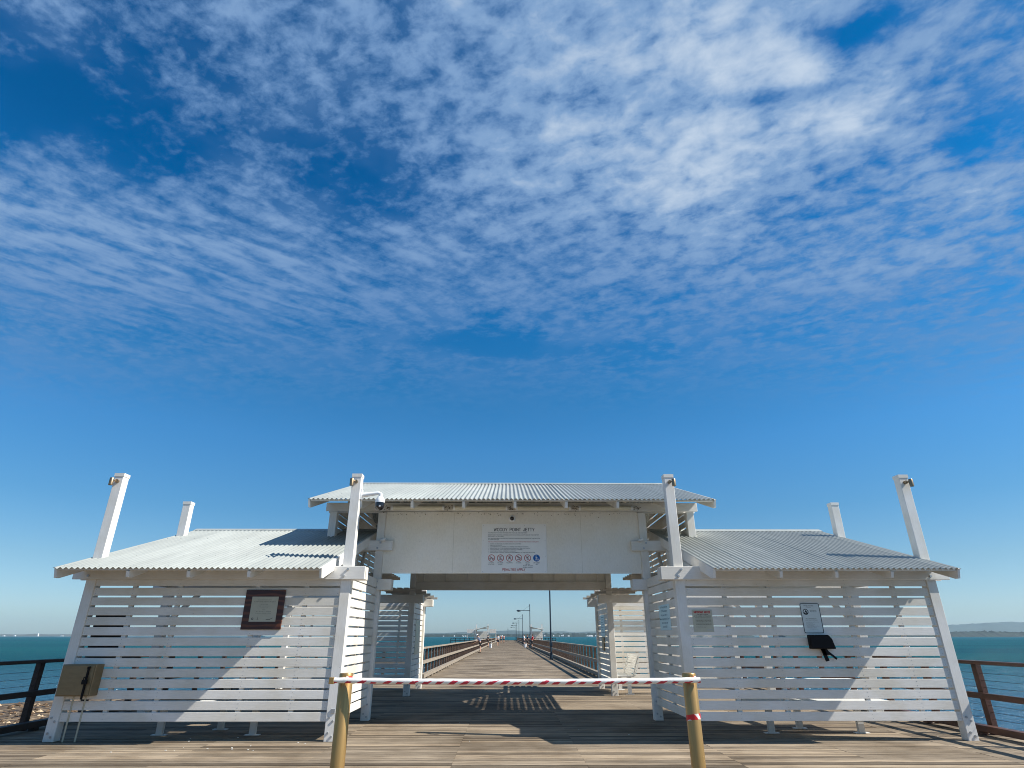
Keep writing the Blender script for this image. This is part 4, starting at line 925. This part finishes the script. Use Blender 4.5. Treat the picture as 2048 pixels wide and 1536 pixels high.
# ---------------------------------------------------------------- jetty lamps
LG = 'dark lamp posts along the right side of the jetty'
def lamp():
    t = thing('street_lamp', '', 'street lamp', (0, 0, 0), group=LG)
    b = MB(); b.tube((0, 0, 0), (0, 0, 5.55), .062, .045, n=14); b.build('pole', M['lamp_dark'], t, smooth=True)
    b = MB(); b.tube((0, 0, 0), (0, 0, .42), .11, .10, n=14); b.box(-.13, .13, -.13, .13, 0, .02); b.build('base', M['lamp_dark'], t, smooth=True)
    b = MB(); b.box(-.1, .1, -.1, .1, .85, 1.1); b.build('fuse_box', M['lamp_dark'], t, bevel=.01)
    b = MB(); b.tube((0, 0, 4.72), (-1.35, 0, 4.72), .038, n=10); b.build('arm', M['lamp_dark'], t, smooth=True)
    b = MB(); b.tube((0, 0, 5.4), (-.95, 0, 4.75), .010, n=6); b.build('stay', M['lamp_dark'], t)
    b = MB(); b.lathe([(.03, .0), (.075, .12), (.13, .38), (.10, .55), (.02, .68)], (-1.15, 0, 4.70), 16, (-1, 0, 0)); o = b.build('lamp_head', M['lamp_dark'], t, smooth=True)
    return t
LY = [45, 86, 127, 168, 209, 250]; l0 = lamp()
LN = ['nearest tall lamp post with its head hidden behind the gateway', 'second lamp post along the jetty, its arm showing under the gateway', 'third lamp post along the jetty', 'fourth lamp post along the jetty', 'fifth lamp post along the jetty', 'sixth and farthest lamp post along the right railing']
for i, y in enumerate(LY):
    o = l0 if i == 0 else copy_tree(l0); o.location = (2.98, y, 0); o['label'] = LN[i]
o = thing('mast', 'thin dark mast standing at the far end of the jetty', 'mast', (.14, 252, 0)); MB().tube((0, 0, 0), (0, 0, 4.7), .06, .04, n=10).build('pole', M['lamp_dark'], o); MB().tube((-.2, 0, 3.9), (.2, 0, 3.9), .05, n=8).build('beacon', M['lamp_dark'], o)

# ---------------------------------------------------------------- benches and seats
def leg(p, x, y, h):
    b = MB(); b.box(x-.05, x+.05, y-.035, y+.035, 0, h); b.box(x-.12, x+.12, y-.05, y+.05, 0, .012); return b.build('leg', M['seat'], p)
def bench(label, xa, xb, y, legs, w=.42, h=.46, g=None):
    t = thing('bench', label, 'bench', (0, 0, 0), group=g)
    b = MB()
    for k in range(4): b.box(xa, xb, y-w/2+k*w/4+.006, y-w/2+(k+1)*w/4-.006, h, h+.035)
    b.build('seat', M['seat'], t)
    for x in legs: leg(t, x, y, h)
    return t
def table(label, xa, xb, y, legs):
    t = thing('picnic_table', label, 'table', (0, 0, 0))
    b = MB()
    for k in range(6): b.box(xa, xb, y-.36+k*.12+.004, y-.36+(k+1)*.12-.004, .74, .775)
    b.build('tabletop', M['seat'], t)
    for x in legs: leg(t, x, y, .74)
bench('white slatted bench right behind the left slatted wall', -6.4, -3.8, 11.17, (-5.83, -4.3))
table('white picnic table inside the left shelter', -6.3, -3.9, 11.78, (-5.1, ))
bench('white slatted bench right behind the right slatted wall', 3.9, 6.4, 11.32, (4.36, 5.88))
table('white picnic table inside the right shelter', 4.0, 6.3, 11.85, (5.08, ))
cs_ = thing('curved_seat', 'white slatted seat with curved back in the right back shelter', 'seat', (3.35, 18.35, 0))
b = MB()
for k in range(9): b.bar((-.1+.0*k, 0, .47), (-.1, 1.6, .47), .04, .03) if False else None
for k in range(8): b.box(-.30+k*.055, -.255+k*.055, 0, 1.7, .45, .475)
b.build('seat', M['seat'], cs_)
b = MB()
for k in range(9):
    a = k/8; x = .16+.14*math.sin(a*1.7); z = .48+.5*a; b.bar((x, 0, z), (x, 1.7, z), .02, .042)
b.build('backrest', M['seat'], cs_)
for y in (.1, 1.6):
    b = MB(); b.box(-.05, .05, y-.035, y+.035, 0, .45); b.box(-.12, .12, y-.05, y+.05, 0, .012); b.build('leg', M['seat'], cs_)
    b = MB(); b.tube((.12, y, .45), (.2, y, .7), .016, n=8); b.tube((.2, y, .7), (.30, y, .98), .016, n=8); b.build('arm', M['seat'], cs_)

# dark cabinet inside the left shelter, seen between the slats
cb = thing('meter_board', 'dark meter board fixed behind the slats beside the left outer post', 'meter board', (-6.74, 10.66, 0))
MB().box(-.29, .29, -.04, .04, 1.18, 1.90).build('case', M['rail_dark'], cb, bevel=.01)
MB().box(-.25, .25, .041, .055, 1.22, 1.86).build('door', M['rail_dark'], cb)

# broken shells dropped by gulls
r_ = random.Random(21); b = MB()
for k in range(24):
    x = r_.uniform(-5.5, -2.6) if k < 16 else r_.uniform(-6, 7); y = r_.uniform(9.7, 10.9) if k < 16 else r_.uniform(9.3, 12.6); d = r_.uniform(.005, .014)
    b.prism([(x-d, y-d*.7, .003), (x+d, y-d*.4, .003), (x+d*.6, y+d*.8, .003), (x-d*.5, y+d, .003)], (0, 0, d*.6))
o = b.build('shell_litter', M['litter']); tag(o, 'scattered white shell bits on the deck boards', 'shells', kind='stuff')

# ---------------------------------------------------------------- far pavilions
def far_pavilion(x0, x1, y0, label, flip):
    t = thing('fishing_shelter', label, 'shelter', (0, y0, 0))
    for x in (x0, x1):
        for y in (0, 3.2): MB().box(x-.09, x+.09, y-.09, y+.09, 0, 4.25).build('post', M['white_v'], t)
    w = x1-x0; m = (x0+x1)/2
    zl, zh = (2.9, 3.75) if flip else (3.75, 2.9)
    b = MB(); b.prism([(x0-.5, -.8, zl-.1), (x1+.2, -.8, zh), (x1+.2, -.8, zh+.06), (x0-.5, -.8, zl-.04)], (0, 4.6, 0)); b.build('roof', M['roof'], t)
    b = MB()
    for k in range(14): b.box(x0+.1, x1-.1, 1.6, 1.63, .3+k*.155, .3+k*.155+.125)
    b.build('slatted_wall', M['white_h'], t)
    for z in (2.4, 3.2): MB().box(x0-.4, x1+.4, -.13, -.091, z, z+.2).build('beam', M['white_h'], t)
    return t
far_pavilion(-7.9, -5.0, 158, 'distant white shelter with tilted grey roof, left of the jetty', True)
far_pavilion(5.9, 8.6, 158, 'distant white shelter with tilted grey roof, right of the jetty', False)
for xa, xb, lab in ((-10.3, -8.3, 'long white panel at the left end of the distant left shelter'), (-4.6, -2.9, 'white panel at the right end of the distant left shelter')):
    t = thing('wind_panel', lab, 'panel', (0, 160.5, 0)); MB().box(xa, xb, -.05, .05, 2.2, 3.1).build('board', M['white_h'], t)
    for x in (xa+.1, xb-.1): MB().box(x-.07, x+.07, .051, .19, 0, 3.2).build('post', M['white_v'], t)
for s, xa, xb in ((-1, -13.6, JL), (1, JR, 11.5)):
    o = MB().box(xa, xb, 152, 172, -.3, 0).build('side_platform', M['deck']); tag(o, kind='structure')
    b = MB()
    for x in (xa+.3, xb-.3) if True else (): 
        for y in (153, 171): b.tube((x, y, -5), (x, y, -.3), .2, n=8)
    o = b.build('platform_piles', M['joist']); tag(o, kind='structure')
    t = thing('platform_railing', ('dark railing round the side platform left of the jetty' if s < 0 else 'dark railing round the side platform right of the jetty'), 'railing', (0, 152.1, 0))
    MB().box(xa, xb, -.05, .05, 1.0, 1.1).build('top_rail', M['rail_dark'], t); MB().box(xa, xb, -.03, .03, .5, .6).build('mid_rail', M['rail_dark'], t)
    n = 9
    for i in range(n+1): x = xa+(xb-xa)*i/n; MB().box(x-.06, x+.06, .051, .15, 0, .999).build('post', M['rail_dark'], t)
    if s < 0:
        MB().box(xa-.05, xa+.05, .16, 19.5, 1.0, 1.1).build('side_rail', M['rail_dark'], t)

# ---------------------------------------------------------------- people
def skin_mesh(verts, edges, radii, root=0, sub=1):
    me = bpy.data.meshes.new('s'); me.from_pydata(verts, edges, []); ob = bpy.data.objects.new('s', me); COL.objects.link(ob)
    ob.modifiers.new('k', 'SKIN'); sv = me.skin_vertices[0].data
    for i, r in enumerate(radii):
        r = r if isinstance(r, tuple) else (r, r); sv[i].radius = r; sv[i].use_root = (i == root)
    if sub: m = ob.modifiers.new('u', 'SUBSURF'); m.levels = sub; m.render_levels = sub
    dg = bpy.context.evaluated_depsgraph_get(); dg.update()
    out = bpy.data.meshes.new_from_object(ob.evaluated_get(dg)); bpy.data.objects.remove(ob)
    out.polygons.foreach_set('use_smooth', [True]*len(out.polygons)); return out
def person(loc, rz, label, shirt, shorts, hair, hat=None, lean=0.0, stride=.0, arm=.15, hold=None):
    """front is +Y in the local frame"""
    t = thing('person', label, 'person', loc, rz)
    R = lambda p: (p[0], p[1]*math.cos(lean)+(p[2]-.92)*math.sin(lean), .92+(p[2]-.92)*math.cos(lean)-p[1]*math.sin(lean))
    pel = (0, 0, .95); ch = R((0, .02, 1.28)); up = R((0, 0, 1.44)); nk = R((0, .01, 1.52)); hd = R((0, .03, 1.60)); ht = R((0, .02, 1.70))
    V_ = [pel, R((0, 0, 1.1)), ch, up, nk, hd, ht]; E_ = [(0,1),(1,2),(2,3),(3,4),(4,5),(5,6)]; Rr = [(.13,.10), (.13,.095), (.16,.11), (.12,.09), (.05,.05), (.078,.09), (.06,.07)]
    legs = {}
    for s in (-1, 1):
        st = stride*s; i = len(V_)
        V_ += [(s*.09, 0, .88), (s*.10, st*.45+.02, .50), (s*.10, st, .09), (s*.11, st+.16, .035)]
        E_ += [(0, i), (i, i+1), (i+1, i+2), (i+2, i+3)]; Rr += [.088, .058, .04, (.04, .03)]; legs[s] = i
    hands = []
    for s in (-1, 1):
        i = len(V_)
        sh = R((s*.18, 0, 1.42)); el = R((s*.24, .03+arm*.5, 1.16)); wr = R((s*.22, .10+arm*1.6, .98+arm*.5)); pm = tuple(Vector(wr)+(Vector(wr)-Vector(el)).normalized()*.08)
        V_ += [sh, el, wr, pm]; E_ += [(3, i), (i, i+1), (i+1, i+2), (i+2, i+3)]; Rr += [.055, .038, .026, (.034, .018)]
        d = (Vector(pm)-Vector(el)).normalized(); sd = Vector((1, 0, 0)); dn = d.cross(sd).normalized()
        for f, ln_ in zip((-.03, -.01, .01, .03), (.06, .075, .08, .07)):
            k = len(V_); a = Vector(pm)+sd*f+d*.03; V_ += [tuple(a+d*ln_*.5), tuple(a+d*ln_+dn*.015)]; E_ += [(i+3, k), (k, k+1)]; Rr += [.009, .008]
        k = len(V_); V_ += [tuple(Vector(wr)+sd*(-s)*.045+d*.05), tuple(Vector(wr)+sd*(-s)*.055+d*.085)]; E_ += [(i+2, k), (k, k+1)]; Rr += [.010, .009]
        hands.append((sh, el, wr))
    me = skin_mesh(V_, E_, Rr); me.materials.append(M['skin']); o = bpy.data.objects.new('body', me); COL.objects.link(o); o.parent = t
    sv = [pel, R((0, 0, 1.1)), ch, up]; se = [(0,1),(1,2),(2,3)]; sr = [(.145,.12), (.15,.115), (.175,.125), (.13,.10)]
    for sh, el, wr in hands:
        i = len(sv); sv += [sh, tuple(Vector(sh).lerp(Vector(el), .75))]; se += [(3, i), (i, i+1)]; sr += [.072, .055]
    me = skin_mesh(sv, se, sr); me.materials.append(shirt); o = bpy.data.objects.new('shirt', me); COL.objects.link(o); o.parent = t
    pv = [(0, 0, .97)]; pe = []; pr = [(.14, .115)]
    for s in (-1, 1):
        st = stride*s; i = len(pv); pv += [(s*.09, 0, .86), (s*.10, st*.4+.015, .56)]; pe += [(0, i), (i, i+1)]; pr += [.105, .085]
    me = skin_mesh(pv, pe, pr); me.materials.append(shorts); o = bpy.data.objects.new('shorts', me); COL.objects.link(o); o.parent = t
    q = MB(); q.lathe([(.02, -.07), (.075, -.055), (.098, 0), (.09, .05), (.055, .085), (.01, .1)], (hd[0], hd[1]-.02, hd[2]+.035), 14); o = q.build('hair', hair, t, smooth=True)
    if hat: q = MB(); q.lathe([(.16, .0), (.16, .008), (.10, .02), (.095, .08), (.07, .105), (.01, .11)], (ht[0], ht[1], ht[2]-.05), 18, (0, math.sin(lean), math.cos(lean))); q.build('hat', hat, t, smooth=True)
    q = MB(); q.lathe([(.016, 0), (.012, .02), (.002, .035)], (hd[0], hd[1]+.075, hd[2]), 8, (0, 1, -.3)); q.build('nose', M['skin'], t, smooth=True)
    for s in (-1, 1):
        q = MB(); j = V_[legs[s]+3]; q.box(j[0]-.045, j[0]+.045, j[1]-.21, j[1]+.07, 0, .07); q.build('shoe', M['black'], t, bevel=.02)
    return t
C = lambda n, c: mat(n, c, .8)
blue = C('grey_blue_cloth', (.10,.14,.22)); navy = C('navy_cloth', (.012,.016,.04)); wht = C('white_cloth', (.75,.75,.75)); redc = C('red_cloth', (.62,.01,.02)); drk = C('dark_cloth', (.02,.02,.022)); hr = C('brown_hair', (.04,.025,.015)); grn = C('faded_red_cloth', (.35,.10,.08)); ylw = C('pink_cloth', (.5,.25,.25))
person((-2.72, 62.3, 0), math.radians(90), 'person in grey blue shirt and white hat leaning on the left railing', blue, drk, hr, wht, lean=.42, arm=.30)
person((-2.95, 96, 0), math.radians(80), 'person in dark clothes standing by the left railing', drk, drk, hr, lean=.1, arm=.2)
person((-1.66, 106, 0), math.radians(175), 'person in white shirt and dark shorts walking on the jetty', wht, navy, hr, stride=.22)
person((-1.55, 150, 0), math.radians(0), 'distant person in faded red shirt in the middle of the jetty', grn, drk, hr)
person((-.95, 158, 0), math.radians(20), 'distant person in pink shirt beside the one in faded red', ylw, drk, hr)
person((3.15, 84, 0), math.radians(-80), 'person in bright red shirt at the right railing', redc, drk, hr, lean=.12, arm=.25)
person((2.85, 94, 0), math.radians(-70), 'person in navy shirt left of the one in red', navy, drk, hr, arm=.2)
person((2.55, 100, 0), math.radians(-100), 'person in white shirt and dark shorts by the right railing', wht, navy, hr, arm=.15)
person((7.2, 160.3, 0), math.radians(180), 'dark figure standing inside the distant right shelter', drk, drk, hr)
def bucket(x, y, h, label):
    t = thing('bucket', label, 'bucket', (x, y, 0))
    MB().lathe([(.12*h/.36, 0), (.15*h/.36, h), (.158*h/.36, h), (.158*h/.36, h-.02), (.14*h/.36, h-.02), (.115*h/.36, .02)], (0, 0, 0), 18).build('pail', M['whiteplastic'], t, smooth=True)
    b = MB(); r = .15*h/.36
    for k in range(8):
        a0, a1 = math.pi*k/8, math.pi*(k+1)/8; b.tube((r*math.cos(a0), 0, h+r*math.sin(a0)), (r*math.cos(a1), 0, h+r*math.sin(a1)), .008, n=6)
    b.build('handle', M['bolt'], t)
bucket(-2.41, 88.4, .5, 'white bucket on the deck near the left railing')
bucket(2.45, 91, .5, 'white bucket on the deck near the right railing')
rod = thing('fishing_rod', 'thin pale fishing rod standing beside the left bucket', 'fishing rod', (-2.3, 88.2, 0)); MB().tube((0, 0, 0), (-.05, 0, 1.5), .02, .008, n=6).build('rod', M['seat'], rod); MB().tube((-.01, -.02, .35), (-.01, -.07, .35), .04, n=10).build('reel', M['black'], rod)

# ---------------------------------------------------------------- haze over the bay
hz = bpy.data.materials.new('bay_haze'); hz.use_nodes = True; t = hz.node_tree
for n in list(t.nodes): t.nodes.remove(n)
o_ = t.nodes.new('ShaderNodeOutputMaterial'); pv = t.nodes.new('ShaderNodeVolumePrincipled'); pv.inputs['Color'].default_value = (.50,.76,1,1); pv.inputs['Density'].default_value = .000034; pv.inputs['Anisotropy'].default_value = .2
t.links.new(pv.outputs[0], o_.inputs['Volume'])
hb = MB().box(-9600, 9600, -80, 9700, SEA-6, 240).build('haze', hz); tag(hb, kind='stuff')
